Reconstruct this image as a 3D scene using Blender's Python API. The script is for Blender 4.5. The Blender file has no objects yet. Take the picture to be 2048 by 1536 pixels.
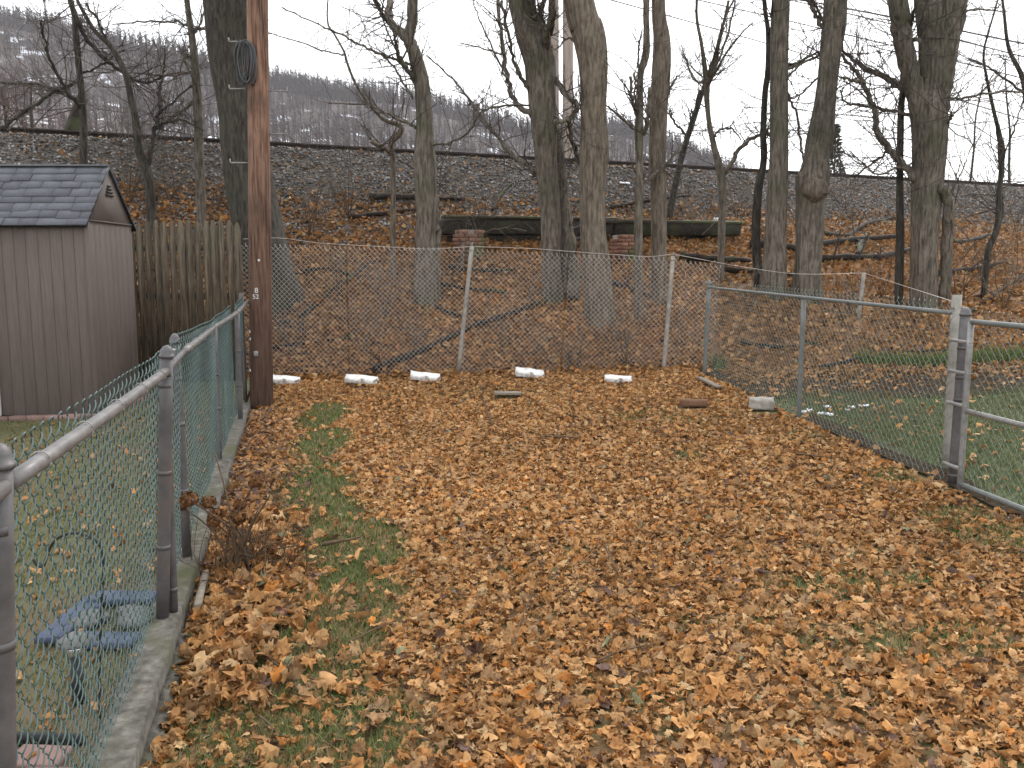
import bpy, bmesh, math, random
import numpy as np
from mathutils import Vector, Matrix
SC = bpy.context.scene
COL = SC.collection
RNG = np.random.default_rng(11)
random.seed(11)
PI = math.pi

# ------------------------------------------------------------------ camera
FPX = 1750.0            # focal length in photo pixels (2048 wide)
CAMZ = 1.70
PITCH = math.atan(228 / FPX)
cd = bpy.data.cameras.new('camera')
cam = bpy.data.objects.new('camera', cd)
COL.objects.link(cam)
cam.location = (0, 0, CAMZ)
cam.rotation_euler = (PI / 2 - PITCH, 0, 0)
cd.sensor_width = 36; cd.sensor_fit = 'HORIZONTAL'
cd.lens = 36 * FPX / 2048
cd.clip_start = 0.05; cd.clip_end = 6000
SC.camera = cam

# ------------------------------------------------------------------ sky and sun (bright overcast)
SUN_AZ, SUN_EL = math.radians(28), math.radians(40)
w = bpy.data.worlds.new('World'); SC.world = w; w.use_nodes = True
nt = w.node_tree; nt.nodes.clear()
sky = nt.nodes.new('ShaderNodeTexSky'); sky.sky_type = 'NISHITA'; sky.sun_disc = False
sky.sun_elevation = SUN_EL; sky.sun_rotation = SUN_AZ
sky.air_density = 1.0; sky.dust_density = 4.0; sky.ozone_density = 1.0
hs = nt.nodes.new('ShaderNodeHueSaturation'); hs.inputs['Saturation'].default_value = 0.25
mx = nt.nodes.new('ShaderNodeMix'); mx.data_type = 'RGBA'
mx.inputs[0].default_value = 0.72
mx.inputs[7].default_value = (12.2, 12.5, 12.9, 1)      # even cloud layer
bg = nt.nodes.new('ShaderNodeBackground'); bg.inputs['Strength'].default_value = 0.12
wo = nt.nodes.new('ShaderNodeOutputWorld')
nt.links.new(sky.outputs[0], hs.inputs['Color'])
nt.links.new(hs.outputs[0], mx.inputs[6])
nt.links.new(mx.outputs[2], bg.inputs['Color'])
nt.links.new(bg.outputs[0], wo.inputs[0])
sd = bpy.data.lights.new('sun', 'SUN'); sd.energy = 1.1; sd.angle = math.radians(14); sd.color = (1, 0.96, 0.9)
sun = bpy.data.objects.new('sun', sd); COL.objects.link(sun)
sv = Vector((math.sin(SUN_AZ) * math.cos(SUN_EL), math.cos(SUN_AZ) * math.cos(SUN_EL), math.sin(SUN_EL)))
sun.rotation_euler = sv.to_track_quat('Z', 'Y').to_euler()
sun.location = (0, 0, 60)
SC.view_settings.view_transform = 'Standard'
SC.view_settings.look = 'None'
SC.view_settings.exposure = 0.8
SC.view_settings.gamma = 1.0
SC.view_settings.use_curve_mapping = False

# ------------------------------------------------------------------ where things stand
cP, sP = math.cos(PITCH), math.sin(PITCH)
def ray(px, py):
    a = (px - 1024) / FPX; b = (768 - py) / FPX
    return np.array([a, cP + b * sP, -sP + b * cP])
def at(px, py, Y):
    d = ray(px, py); t = Y / d[1]
    return np.array([0, 0, CAMZ]) + d * t

def XL(Y): return -0.745 - 0.236 * Y           # left fence line
def XR(Y): return 3.82 - 0.105 * Y            # right fence line
def YR(X): return 15.8 + 0.433 * (X + 9.2)    # near rail
def Y0(X): return np.minimum(12.15, YR(X) - 4.2)
def YB(X): return YR(X) - 2.1
def wob(x, y):
    return (np.sin(1.7 * x + 0.9 * y) + np.sin(2.9 * y - 1.3 * x + 1) + 0.6 * np.sin(4.1 * x + 2.2) * np.sin(3.7 * y) + 0.5 * np.sin(7.3 * x - 5.1 * y)) / 3.1
def hbase(X, Y):
    return 0.035 * (np.clip(Y, 1, 12.2) - 6) + 0.03 * np.clip(X, -6, 8) + 0.02
def H(X, Y):
    X = np.asarray(X, float); Y = np.asarray(Y, float)
    y0 = Y0(X); yb = YB(X); yr = YR(X)
    left = np.where(X < XL(Y), 0.07, 0.0)
    z0 = hbase(X, Y)
    dip = np.where(X >= XL(Y), -.06 * np.exp(-((X - XL(Y)) / .35) ** 2) * np.clip((6 - Y) / 2, 0, 1), 0)
    zy = z0 + 0.012 * wob(X * 1.4, Y * 1.4) + left + dip
    zt = hbase(X, y0)
    t = np.clip((Y - y0) / (yb - y0), 0, 1)
    zs = zt + (2.83 - zt) * t + 0.07 * wob(X, Y) * np.minimum(1, 6 * t) * np.minimum(1, 5 * (1 - t) + 0.3)
    tb = np.clip((Y - yb) / 1.4, 0, 1)
    zb = 2.83 + 1.17 * tb + 0.025 * wob(2.5 * X, 2.5 * Y)
    td = np.clip((Y - (yr + 2.4)) / 3.0, 0, 1)
    zd = zb - 1.5 * td
    return np.where(Y < y0, zy, np.where(Y < yb, zs, zd))
def G(px, py):
    d = ray(px, py); o = np.array([0, 0, CAMZ])
    t = 2.0; last = t
    while t < 60:
        p = o + d * t
        if p[2] < float(H(p[0], p[1])): break
        last = t; t += 0.05
    a, b = last, t
    for _ in range(18):
        m = (a + b) / 2; p = o + d * m
        if p[2] < float(H(p[0], p[1])): b = m
        else: a = m
    return o + d * b

# ------------------------------------------------------------------ mesh building helpers
def crom(pts, n=6):
    P = np.asarray(pts, float)
    if len(P) < 3: n = max(n, 3)
    Q = np.vstack([2 * P[0] - P[1], P, 2 * P[-1] - P[-2]])
    out = []
    for i in range(1, len(Q) - 2):
        a, b, c, d = Q[i - 1], Q[i], Q[i + 1], Q[i + 2]
        for k in range(n):
            t = k / n
            out.append(0.5 * (2 * b + (c - a) * t + (2 * a - 5 * b + 4 * c - d) * t * t + (3 * b - a - 3 * c + d) * t ** 3))
    out.append(P[-1])
    return np.array(out)

def tubes(P, R, sides=6, ref=None, cap=True):
    """P (W,N,3), R (W,N): verts and quads (+ end caps as n fans of triangles)"""
    P = np.asarray(P, float); R = np.asarray(R, float)
    if P.ndim == 2: P = P[None]; R = R[None]
    W, N, _ = P.shape
    T = np.empty_like(P)
    T[:, 1:-1] = P[:, 2:] - P[:, :-2]; T[:, 0] = P[:, 1] - P[:, 0]; T[:, -1] = P[:, -1] - P[:, -2]
    T /= np.linalg.norm(T, axis=2, keepdims=True) + 1e-12
    if ref is None:
        m = np.abs(P[:, -1] - P[:, 0]); ax = np.argmin(m, axis=1)
        ref = np.eye(3)[ax][:, None, :]
    else:
        ref = np.asarray(ref, float).reshape(1, 1, 3)
    U = np.cross(T, ref); U /= np.linalg.norm(U, axis=2, keepdims=True) + 1e-12
    V = np.cross(T, U)
    ang = np.arange(sides) * 2 * PI / sides
    V3 = P[:, :, None, :] + R[:, :, None, None] * (U[:, :, None, :] * np.cos(ang)[None, None, :, None] + V[:, :, None, :] * np.sin(ang)[None, None, :, None])
    verts = V3.reshape(-1, 3)
    base = (np.arange(W) * N * sides)[:, None, None]
    i = np.arange(N - 1)[None, :, None] * sides
    j = np.arange(sides)[None, None, :]; j2 = (j + 1) % sides
    q = np.stack([base + i + j, base + i + j2, base + i + sides + j2, base + i + sides + j], -1).reshape(-1, 4)
    t = np.zeros((0, 3), int)
    if cap and sides >= 4:
        ts = []
        for e, flip in ((0, True), (N - 1, False)):
            b = (np.arange(W) * N * sides + e * sides)[:, None]
            k = np.arange(1, sides - 1)[None]
            tri = np.stack([b + 0 * k, b + k, b + k + 1], -1).reshape(-1, 3)
            ts.append(tri[:, ::-1] if flip else tri)
        t = np.vstack(ts)
    return verts, q, t

class MB:
    def __init__(self): self.v = []; self.q = []; self.t = []; self.n = 0; self.c = []
    def add(self, v, q=None, t=None, c=None):
        v = np.asarray(v, float).reshape(-1, 3)
        if q is not None and len(q): self.q.append(np.asarray(q, int) + self.n)
        if t is not None and len(t): self.t.append(np.asarray(t, int) + self.n)
        self.v.append(v); self.n += len(v)
        if c is not None: self.c.append(np.asarray(c, float))
        return self
    def tube(self, P, R, sides=8, ref=None, cap=True):
        P = np.asarray(P, float)
        if np.isscalar(R): R = np.full(P.shape[:-1], R)
        return self.add(*tubes(P, R, sides, ref, cap))
    def box(self, c, s, rot=None, jit=0.0, bev=0.0):
        bm = bmesh.new(); bmesh.ops.create_cube(bm, size=1)
        for v in bm.verts: v.co = Vector((v.co.x * s[0], v.co.y * s[1], v.co.z * s[2]))
        if jit:
            for v in bm.verts: v.co += Vector((random.uniform(-jit, jit), random.uniform(-jit, jit), random.uniform(-jit, jit)))
        if bev: bmesh.ops.bevel(bm, geom=list(bm.edges), offset=bev, segments=1, affect='EDGES')
        M = Matrix.Translation(Vector(c)) @ (rot.to_4x4() if rot is not None else Matrix.Identity(4))
        bm.transform(M)
        return self.bm(bm)
    def bm(self, bm):
        bmesh.ops.triangulate(bm, faces=[f for f in bm.faces if len(f.verts) > 4])
        bm.verts.ensure_lookup_table(); bm.verts.index_update()
        v = np.array([list(x.co) for x in bm.verts])
        q = [[x.index for x in f.verts] for f in bm.faces if len(f.verts) == 4]
        t = [[x.index for x in f.verts] for f in bm.faces if len(f.verts) == 3]
        bm.free()
        return self.add(v, q, t)
    def build(self, name, mat, parent=None, origin=None, smooth=False):
        v = np.vstack(self.v)
        q = np.vstack(self.q) if self.q else np.zeros((0, 4), int)
        t = np.vstack(self.t) if self.t else np.zeros((0, 3), int)
        if parent is not None: org = np.array(wloc[parent.name])
        elif origin is not None: org = np.array(origin, float)
        else: org = np.zeros(3)
        me = bpy.data.meshes.new(name)
        me.vertices.add(len(v)); me.vertices.foreach_set('co', (v - org).astype(np.float32).ravel())
        nl = q.size + t.size
        me.loops.add(nl); me.loops.foreach_set('vertex_index', np.concatenate([q.ravel(), t.ravel()]).astype(np.int32))
        np_ = len(q) + len(t)
        me.polygons.add(np_)
        ls = np.concatenate([np.arange(len(q)) * 4, q.size + np.arange(len(t)) * 3]).astype(np.int32)
        me.polygons.foreach_set('loop_start', ls)
        if smooth: me.polygons.foreach_set('use_smooth', np.ones(np_, bool))
        if self.c:
            c = np.vstack(self.c); c4 = np.ones((len(v), 4), np.float32); c4[:, :3] = c
            at_ = me.attributes.new('tint', 'FLOAT_COLOR', 'POINT'); at_.data.foreach_set('color', c4.ravel())
        me.update(calc_edges=True); me.validate()
        if mat is not None: me.materials.append(mat)
        o = bpy.data.objects.new(name, me); COL.objects.link(o)
        if parent is not None: o.parent = parent; wloc[o.name] = org
        else: o.location = org; wloc[o.name] = org
        return o
wloc = {}
def tag(o, label=None, cat=None, group=None, kind=None):
    if label: o['label'] = label
    if cat: o['category'] = cat
    if group: o['group'] = group
    if kind: o['kind'] = kind
    return o
def thing(name, loc, label, cat, group=None):
    o = bpy.data.objects.new(name, None); COL.objects.link(o)
    o.empty_display_size = 0.1
    o.location = tuple(loc); wloc[o.name] = np.array(loc, float)
    return tag(o, label, cat, group)
def rotz(a): return Matrix.Rotation(a, 3, 'Z')

# ------------------------------------------------------------------ materials
def pmat(name, cols, scale=8.0, rough=0.85, bump=0.3, stretch=(1, 1, 1), metal=0.0, detail=6, tint=False, objrand=0.0, bdist=0.01, spec=0.3, big=None, transl=0.0, streak=None):
    m = bpy.data.materials.new(name); m.use_nodes = True
    n = m.node_tree; N = n.nodes; L = n.links
    N.clear()
    out = N.new('ShaderNodeOutputMaterial'); b = N.new('ShaderNodeBsdfPrincipled')
    b.inputs['Roughness'].default_value = rough; b.inputs['Metallic'].default_value = metal
    b.inputs['Specular IOR Level'].default_value = spec
    tc = N.new('ShaderNodeTexCoord'); mp = N.new('ShaderNodeMapping'); mp.inputs['Scale'].default_value = stretch
    L.new(tc.outputs['Object'], mp.inputs['Vector'])
    nz = N.new('ShaderNodeTexNoise'); nz.inputs['Scale'].default_value = scale; nz.inputs['Detail'].default_value = detail; nz.inputs['Roughness'].default_value = 0.62
    L.new(mp.outputs[0], nz.inputs['Vector'])
    r = N.new('ShaderNodeValToRGB'); e = r.color_ramp.elements
    k = len(cols)
    while len(e) < k: e.new(0.5)
    for i, c in enumerate(cols):
        e[i].position = 0.28 + 0.44 * (i / max(1, k - 1)); e[i].color = (*c, 1)
    L.new(nz.outputs['Fac'], r.inputs[0])
    colr = r.outputs[0]
    if big is not None:                      # large patches of another colour (moss, stains)
        bc, bs, lo, hi = big
        nb = N.new('ShaderNodeTexNoise'); nb.inputs['Scale'].default_value = bs; nb.inputs['Detail'].default_value = 5
        L.new(tc.outputs['Object'], nb.inputs['Vector'])
        mr = N.new('ShaderNodeMapRange'); mr.inputs['From Min'].default_value = lo; mr.inputs['From Max'].default_value = hi
        L.new(nb.outputs['Fac'], mr.inputs['Value'])
        mm = N.new('ShaderNodeMix'); mm.data_type = 'RGBA'; mm.inputs[7].default_value = (*bc, 1)
        L.new(mr.outputs[0], mm.inputs[0]); L.new(colr, mm.inputs[6]); colr = mm.outputs[2]
    if tint:
        a = N.new('ShaderNodeAttribute'); a.attribute_name = 'tint'
        mm = N.new('ShaderNodeMix'); mm.data_type = 'RGBA'; mm.blend_type = 'MULTIPLY'; mm.inputs[0].default_value = 1
        L.new(a.outputs['Color'], mm.inputs[6]); L.new(colr, mm.inputs[7]); colr = mm.outputs[2]
    if objrand:
        oi = N.new('ShaderNodeObjectInfo'); mr = N.new('ShaderNodeMapRange')
        mr.inputs['To Min'].default_value = 1 - objrand; mr.inputs['To Max'].default_value = 1 + objrand
        L.new(oi.outputs['Random'], mr.inputs['Value'])
        hv = N.new('ShaderNodeHueSaturation'); L.new(mr.outputs[0], hv.inputs['Value']); L.new(colr, hv.inputs['Color']); colr = hv.outputs[0]
    hsrc = nz.outputs['Fac']
    if streak is not None:                   # thin dark cracks running up the wood
        ss, sz, lo, hi, dk = streak
        m2 = N.new('ShaderNodeMapping'); m2.inputs['Scale'].default_value = (1, 1, sz); L.new(tc.outputs['Object'], m2.inputs['Vector'])
        n2 = N.new('ShaderNodeTexNoise'); n2.inputs['Scale'].default_value = ss; n2.inputs['Detail'].default_value = 3; n2.inputs['Distortion'].default_value = .3; L.new(m2.outputs[0], n2.inputs['Vector'])
        r2 = N.new('ShaderNodeMapRange'); r2.inputs['From Min'].default_value = lo; r2.inputs['From Max'].default_value = hi; r2.inputs['To Min'].default_value = dk; r2.inputs['To Max'].default_value = 1; L.new(n2.outputs['Fac'], r2.inputs['Value'])
        hv2 = N.new('ShaderNodeHueSaturation'); L.new(r2.outputs[0], hv2.inputs['Value']); L.new(colr, hv2.inputs['Color']); colr = hv2.outputs[0]
        av = N.new('ShaderNodeMath'); av.operation = 'MULTIPLY_ADD'; av.inputs[1].default_value = 1.2; L.new(r2.outputs[0], av.inputs[0]); L.new(hsrc, av.inputs[2]); hsrc = av.outputs[0]
    L.new(colr, b.inputs['Base Color'])
    if bump:
        bp = N.new('ShaderNodeBump'); bp.inputs['Strength'].default_value = bump; bp.inputs['Distance'].default_value = bdist
        L.new(hsrc, bp.inputs['Height']); L.new(bp.outputs[0], b.inputs['Normal'])
    if transl:
        tr = N.new('ShaderNodeBsdfTranslucent'); L.new(colr, tr.inputs['Color'])
        ms = N.new('ShaderNodeMixShader'); ms.inputs[0].default_value = transl
        L.new(b.outputs[0], ms.inputs[1]); L.new(tr.outputs[0], ms.inputs[2]); L.new(ms.outputs[0], out.inputs[0])
    else:
        L.new(b.outputs[0], out.inputs[0])
    return m
M = {}
M['soil'] = pmat('yard_soil', [(.08, .048, .026), (.17, .098, .046), (.25, .145, .066), (.14, .105, .055)], 26, bump=0.9, bdist=0.02, big=((.1, .105, .04), 1.6, .5, .62))
M['lawnR'] = pmat('lawn_soil_right', [(.04, .055, .02), (.07, .09, .03), (.1, .1, .045)], 14, bump=0.6, big=((.07, .055, .045), .55, .53, .6))
M['lawnL'] = pmat('lawn_soil_left', [(.05, .06, .022), (.09, .085, .035), (.13, .105, .05)], 12, bump=0.6, big=((.12, .085, .045), .8, .5, .62))
M['mulch'] = pmat('dark_mulch', [(.022, .015, .01), (.046, .033, .022), (.085, .063, .044)], 30, bump=1.0, bdist=0.02, spec=.05, rough=1.0)
M['litter'] = pmat('leaf_litter', [(.04, .022, .014), (.12, .06, .026), (.22, .11, .045), (.1, .06, .035)], 22, bump=1.0, bdist=0.03)
M['ballastbed'] = pmat('ballast_bed', [(.045, .037, .03), (.11, .092, .075), (.19, .16, .135)], 42, bump=1.0, bdist=0.03)
M['stone'] = pmat('ballast_stone', [(.75, .75, .75), (1, 1, 1)], 30, tint=True, bump=0.3)
M['leaf'] = pmat('dry_leaf', [(.62, .6, .58), (.95, .95, .95), (1.12, 1.08, 1.02)], 28, rough=0.72, tint=True, bump=0.25, bdist=0.004, transl=0.16, spec=0.25)
M['grass'] = pmat('grass_blade', [(.8, .8, .8), (1.1, 1.1, 1.1)], 10, tint=True, bump=0, transl=0.25)
M['bark'] = pmat('grey_bark', [(.055, .045, .035), (.12, .1, .078), (.18, .152, .12), (.235, .203, .163)], 12, bump=1.0, bdist=0.03, stretch=(2.2, 2.2, .5), big=((.085, .088, .05), 1.3, .5, .7), streak=(26, .13, .36, .5, .6))
M['bark2'] = pmat('brown_bark', [(.052, .041, .03), (.12, .096, .07), (.19, .155, .118), (.235, .194, .148)], 12, bump=0.9, bdist=0.03, stretch=(2, 2, .45), streak=(22, .1, .36, .5, .65), big=((.2, .135, .085), 1.1, .6, .75))
M['darkbark'] = pmat('dark_bark', [(.022, .019, .016), (.055, .047, .037), (.1, .084, .067)], 14, bump=1.0, bdist=0.03, stretch=(2.2, 2.2, .5), streak=(24, .16, .38, .52, .6), big=((.06, .062, .042), 1.2, .52, .7))
M['twig'] = pmat('twig_bark', [(.05, .04, .034), (.12, .095, .078)], 20, bump=0.2)
M['vine'] = pmat('grey_vine', [(.1, .085, .07), (.22, .19, .16)], 20, bump=0.2)
M['twigred'] = pmat('reddish_twig', [(.07, .045, .038), (.14, .09, .075)], 20, bump=0.2)
M['polewood'] = pmat('creosoted_pole', [(.06, .028, .018), (.165, .083, .05), (.29, .175, .12), (.14, .076, .053)], 9, rough=0.8, bump=0.7, bdist=.02, stretch=(4, 4, .3), big=((.055, .033, .024), 1.0, .52, .66), streak=(40, .035, .33, .42, .3))
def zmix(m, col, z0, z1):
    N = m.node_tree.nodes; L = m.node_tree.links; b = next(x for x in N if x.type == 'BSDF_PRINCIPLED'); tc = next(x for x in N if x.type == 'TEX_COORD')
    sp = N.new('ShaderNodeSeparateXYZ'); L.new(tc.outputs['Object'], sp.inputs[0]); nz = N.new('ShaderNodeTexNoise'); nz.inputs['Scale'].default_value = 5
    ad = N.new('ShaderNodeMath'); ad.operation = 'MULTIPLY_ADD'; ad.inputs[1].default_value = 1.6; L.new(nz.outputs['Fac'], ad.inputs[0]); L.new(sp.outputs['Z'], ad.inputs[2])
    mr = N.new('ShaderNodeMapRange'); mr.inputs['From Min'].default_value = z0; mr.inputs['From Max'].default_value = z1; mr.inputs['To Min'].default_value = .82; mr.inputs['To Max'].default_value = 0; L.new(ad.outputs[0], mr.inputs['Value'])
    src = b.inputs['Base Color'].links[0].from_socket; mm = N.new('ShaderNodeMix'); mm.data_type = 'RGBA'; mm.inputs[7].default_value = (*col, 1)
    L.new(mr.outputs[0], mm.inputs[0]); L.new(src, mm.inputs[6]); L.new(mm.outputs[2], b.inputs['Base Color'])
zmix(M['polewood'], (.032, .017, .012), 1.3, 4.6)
M['palewood'] = pmat('weathered_pole', [(.25, .2, .17), (.4, .34, .29)], 6, bump=0.3, stretch=(3, 3, .2))
M['picket'] = pmat('weathered_picket', [(.05, .038, .026), (.1, .078, .054), (.16, .13, .09)], 8, bump=0.5, stretch=(5, 5, .5), objrand=0.22, big=((.09, .082, .052), 1.2, .55, .75), streak=(50, .04, .34, .44, .5))
M['siding'] = pmat('shed_siding', [(.098, .077, .066), (.118, .094, .082), (.134, .108, .095)], 9, rough=0.75, bump=0.25, bdist=.004, stretch=(6, 6, .4), objrand=0.05, big=((.085, .067, .057), .9, .5, .75))
M['shingle'] = pmat('asphalt_shingle', [(.06, .064, .075), (.12, .125, .14), (.17, .175, .19)], 160, bump=0.5, bdist=.004, objrand=0.16)
M['shingle_dark'] = pmat('roof_deck', [(.025, .025, .028), (.04, .04, .045)], 60)
M['trimwhite'] = pmat('white_trim', [(.62, .6, .58), (.74, .73, .71)], 20, rough=0.5, bump=0.1)
M['black'] = pmat('black_metal', [(.012, .012, .012), (.03, .03, .03)], 20, rough=0.5, bump=0.1)
M['greypipe'] = pmat('grey_fence_pipe', [(.075, .07, .07), (.105, .098, .098), (.135, .125, .124)], 18, rough=0.5, bump=0.12, bdist=.003, metal=0.15, big=((.12, .1, .09), 3, .6, .72))
M['rail'] = pmat('worn_top_rail', [(.1, .092, .09), (.155, .146, .142), (.23, .218, .21)], 25, rough=0.45, bump=0.1, bdist=.003, metal=0.25, stretch=(1, .3, 1))
M['galv'] = pmat('galvanised_pipe', [(.16, .155, .15), (.24, .235, .225), (.32, .31, .3)], 20, rough=0.5, metal=0.35, bump=0.15, bdist=.003)
M['oldpipe'] = pmat('old_light_pipe', [(.17, .16, .14), (.26, .24, .21), (.34, .32, .285)], 14, rough=0.7, bump=0.2, bdist=.003)
M['greenwire'] = pmat('green_vinyl_wire', [(.1, .13, .112), (.19, .22, .2)], 8, rough=0.33, bump=0, spec=0.6)
M['bluewire'] = pmat('bluegreen_wire', [(.026, .06, .054), (.07, .12, .115)], 8, rough=0.25, bump=0, spec=0.6)
M['greenpipe'] = pmat('green_rail_pipe', [(.115, .125, .118), (.175, .185, .175)], 14, rough=0.45, bump=0.1, bdist=.003, metal=.1)
M['wire'] = pmat('galvanised_wire', [(.42, .39, .36), (.6, .57, .53)], 12, rough=0.5, metal=0.3, bump=0)
M['concrete'] = pmat('kerb_concrete', [(.04, .036, .03), (.08, .073, .06), (.13, .12, .1), (.21, .197, .17)], 16, bump=0.6, bdist=.008, detail=9, big=((.075, .078, .038), 2.2, .52, .66))
M['whiteblock'] = pmat('white_paint', [(.28, .25, .2), (.62, .6, .57), (.76, .76, .74), (.78, .78, .76)], 16, bump=0.5, bdist=.008, big=((.16, .12, .08), 7, .55, .66))
M['greyblock'] = pmat('grey_stone', [(.22, .2, .17), (.34, .31, .27), (.42, .4, .36)], 12, bump=0.5)
M['darkstone'] = pmat('dark_grey_stone', [(.07, .068, .066), (.13, .125, .12), (.18, .175, .17)], 12, bump=0.5)
M['brick'] = pmat('old_brick', [(.16, .075, .05), (.26, .13, .085), (.3, .19, .14)], 24, bump=0.6, objrand=0.3, big=((.13, .14, .05), 3.0, .47, .62))
M['paverred'] = pmat('red_paver', [(.16, .1, .085), (.24, .15, .13)], 22, bump=0.5, objrand=0.3)
M['mortar'] = pmat('mortar', [(.16, .14, .12), (.26, .23, .2)], 30)
M['oldtimber'] = pmat('tarred_timber', [(.012, .01, .009), (.03, .026, .02), (.06, .05, .036)], 10, bump=0.6, stretch=(.4, 3, 3), big=((.05, .055, .025), 1.6, .52, .66))
M['oldplank'] = pmat('mossy_plank', [(.02, .016, .012), (.05, .042, .03), (.09, .078, .055)], 10, bump=0.7, stretch=(.4, 3, 3), big=((.06, .068, .028), 1.2, .48, .6))
M['log'] = pmat('rotting_log', [(.011, .008, .006), (.026, .019, .014), (.05, .038, .028)], 10, bump=0.9, bdist=0.03, big=((.06, .07, .03), 1.5, .55, .68))
M['plank'] = pmat('weathered_plank', [(.16, .13, .1), (.3, .26, .21)], 9, bump=0.4, stretch=(.6, 4, 4))
M['redwood'] = pmat('brown_block', [(.12, .06, .035), (.2, .11, .065)], 10, bump=0.4)
M['blueboard'] = pmat('blue_paint', [(.035, .043, .075), (.06, .073, .125), (.09, .105, .165)], 9, rough=0.6, bump=0.3)
M['steel'] = pmat('rail_steel', [(.025, .018, .015), (.055, .04, .032)], 14, rough=0.65, bump=0.3)
M['tie'] = pmat('railway_tie', [(.03, .026, .023), (.07, .06, .052)], 12, bump=0.6, objrand=.2)
M['chrome'] = pmat('chrome', [(.6, .6, .62), (.72, .72, .74)], 10, rough=0.15, metal=0.9, bump=0)
M['cable'] = pmat('black_cable', [(.012, .013, .016), (.03, .032, .038)], 10, rough=0.35, bump=0, spec=.6)
M['head'] = pmat('dried_flower', [(.75, .75, .75), (1.1, 1.1, 1.1)], 30, tint=True, bump=0.3, transl=.15)
M['stem'] = pmat('dry_stem', [(.06, .038, .022), (.13, .085, .05)], 20, bump=0.2)
M['hill'] = pmat('hillside', [(.05, .039, .036), (.09, .07, .064), (.14, .11, .1)], 0.12, bump=0.0, big=((.7, .72, .76), .09, .60, .66))
M['plain'] = pmat('plain_ground', [(.08, .06, .035), (.14, .11, .06)], .3, bump=0)
M['hilltree'] = pmat('far_bare_wood', [(.05, .039, .037), (.1, .077, .073)], .4, bump=0)
M['needle'] = pmat('dark_needles', [(.02, .035, .02), (.045, .065, .035)], 3, bump=0)
M['tagmetal'] = pmat('tag_metal', [(.5, .5, .48), (.65, .65, .63)], 20, rough=.5, bump=0)
M['snow'] = pmat('snow', [(.75, .77, .8), (.85, .86, .88)], 10, bump=.2)

# ------------------------------------------------------------------ ground sheets
uy, vy = np.meshgrid(np.linspace(0, 1, 70), np.linspace(0, 1, 150))
def sheet2(name, mat, X, Y, side=0.0):
    Z = H(X + side, Y)
    nv, nu = X.shape
    a = (np.arange(nv - 1)[:, None] * nu + np.arange(nu - 1)[None]).ravel()
    q = np.stack([a, a + 1, a + nu + 1, a + nu], -1)
    o = MB().add(np.stack([X, Y, Z], -1).reshape(-1, 3), q).build(name, mat, smooth=True)
    return tag(o, kind='structure')
Yy = -6 + 18.15 * vy
sheet2('yard_ground', M['soil'], XL(Yy) + (XR(Yy) - XL(Yy)) * uy, Yy, 0.02)
u_, v_ = uy, vy
Yl = -6 + (np.minimum(12.15, YR(-32 + 31 * u_) - 4.2) + 6) * v_
Xl = -32 + (XL(Yl) + 32) * u_
Yl = -6 + (Y0(Xl) + 6) * v_; Xl = -32 + (XL(Yl) + 32) * u_
sheet2('lawn', M['lawnL'], Xl, Yl, -0.02)
sheet2('lawn', M['lawnR'], XR(Yy) + (32 - XR(Yy)) * uy, Yy)
ub, vb_ = np.meshgrid(np.linspace(0, 1, 90), np.linspace(0, 1, 40))
Ym = 9.75 + 2.4 * vb_; Xm = XR(Ym) + .02 + 11 * ub
Ym = Ym + (1 - vb_) * .12 * np.sin(Xm * 2.3)
bedo = sheet2('planting_bed', M['mulch'], Xm, Ym); bedo.location.z = .012
Yn = 4.2 + 4.6 * vb_; Xn = XR(Yn) + .02 + (.2 + .05 * np.sin(Yn * 4)) * ub
bedo = sheet2('planting_bed', M['mulch'], Xn, Yn); bedo.location.z = .018
us, vs_ = np.meshgrid(np.linspace(-32, 32, 260), np.linspace(0, 1, 50))
sheet2('leafy_slope', M['litter'], us, Y0(us) + (YB(us) - Y0(us)) * vs_)
sheet2('ballast_bank', M['ballastbed'], us, YB(us) + 7.6 * vs_)

# far ground sheet and the wooded hill beyond the track
pl = MB().add([(-900, -900, -.75), (900, -900, -.75), (900, 900, -.75), (-900, 900, -.75)], [[0, 1, 2, 3]]).build('ground', M['plain'])
tag(pl, kind='structure')
SKY = np.array([(-2400, -160), (-900, -60), (-300, 30), (0, 66), (150, 96), (300, 128), (420, 150), (560, 178), (700, 200), (820, 218), (940, 246), (1056, 276), (1140, 276), (1216, 272), (1300, 292), (1400, 326), (1460, 352), (1540, 380), (1700, 405), (2200, 425), (4400, 440)], float)
SKY[:, 1] += 30
RX = (SKY[:, 0] - 1024) / FPX * 600; RZ = 1.7 + (540 - SKY[:, 1]) / FPX * 600
def hillz(X, Y):
    r = np.interp(X * 600 / np.maximum(Y, 200), RX, RZ)
    t = np.clip((Y - 130) / 470, 0, 1)
    prof = np.where(t < .62, t * .92, np.where(t < .72, .57 + (t - .62) * 2.6, .83 + (t - .72) * .607))
    n = np.sin(X * .021 + 1) * np.sin(Y * .017) + .6 * np.sin(X * .047 - Y * .031) + .4 * np.sin(X * .11 + Y * .07)
    z = 2.0 + (r - 2.0) * prof + n * 3.0 * t * (1 - t) * 3
    back = np.clip((Y - 600) / 700, 0, 1)
    return z * (1 - .45 * back)
uh, vh = np.meshgrid(np.linspace(-1, 1, 200), np.linspace(0, 1, 120))
Xh = 880 * np.sign(uh) * np.abs(uh) ** 1.5
Yf = YR(np.clip(Xh, -32, 32)) + 5.3
Yh = Yf + (880 - Yf) * vh ** 1.35
Zh = hillz(Xh, Yh); Zh = np.where(Yh < 130, 2.0 + .4 * (1 - np.clip((Yh - Yf) / 20, 0, 1)), Zh)
nv, nu = Xh.shape
a = (np.arange(nv - 1)[:, None] * nu + np.arange(nu - 1)[None]).ravel()
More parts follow.
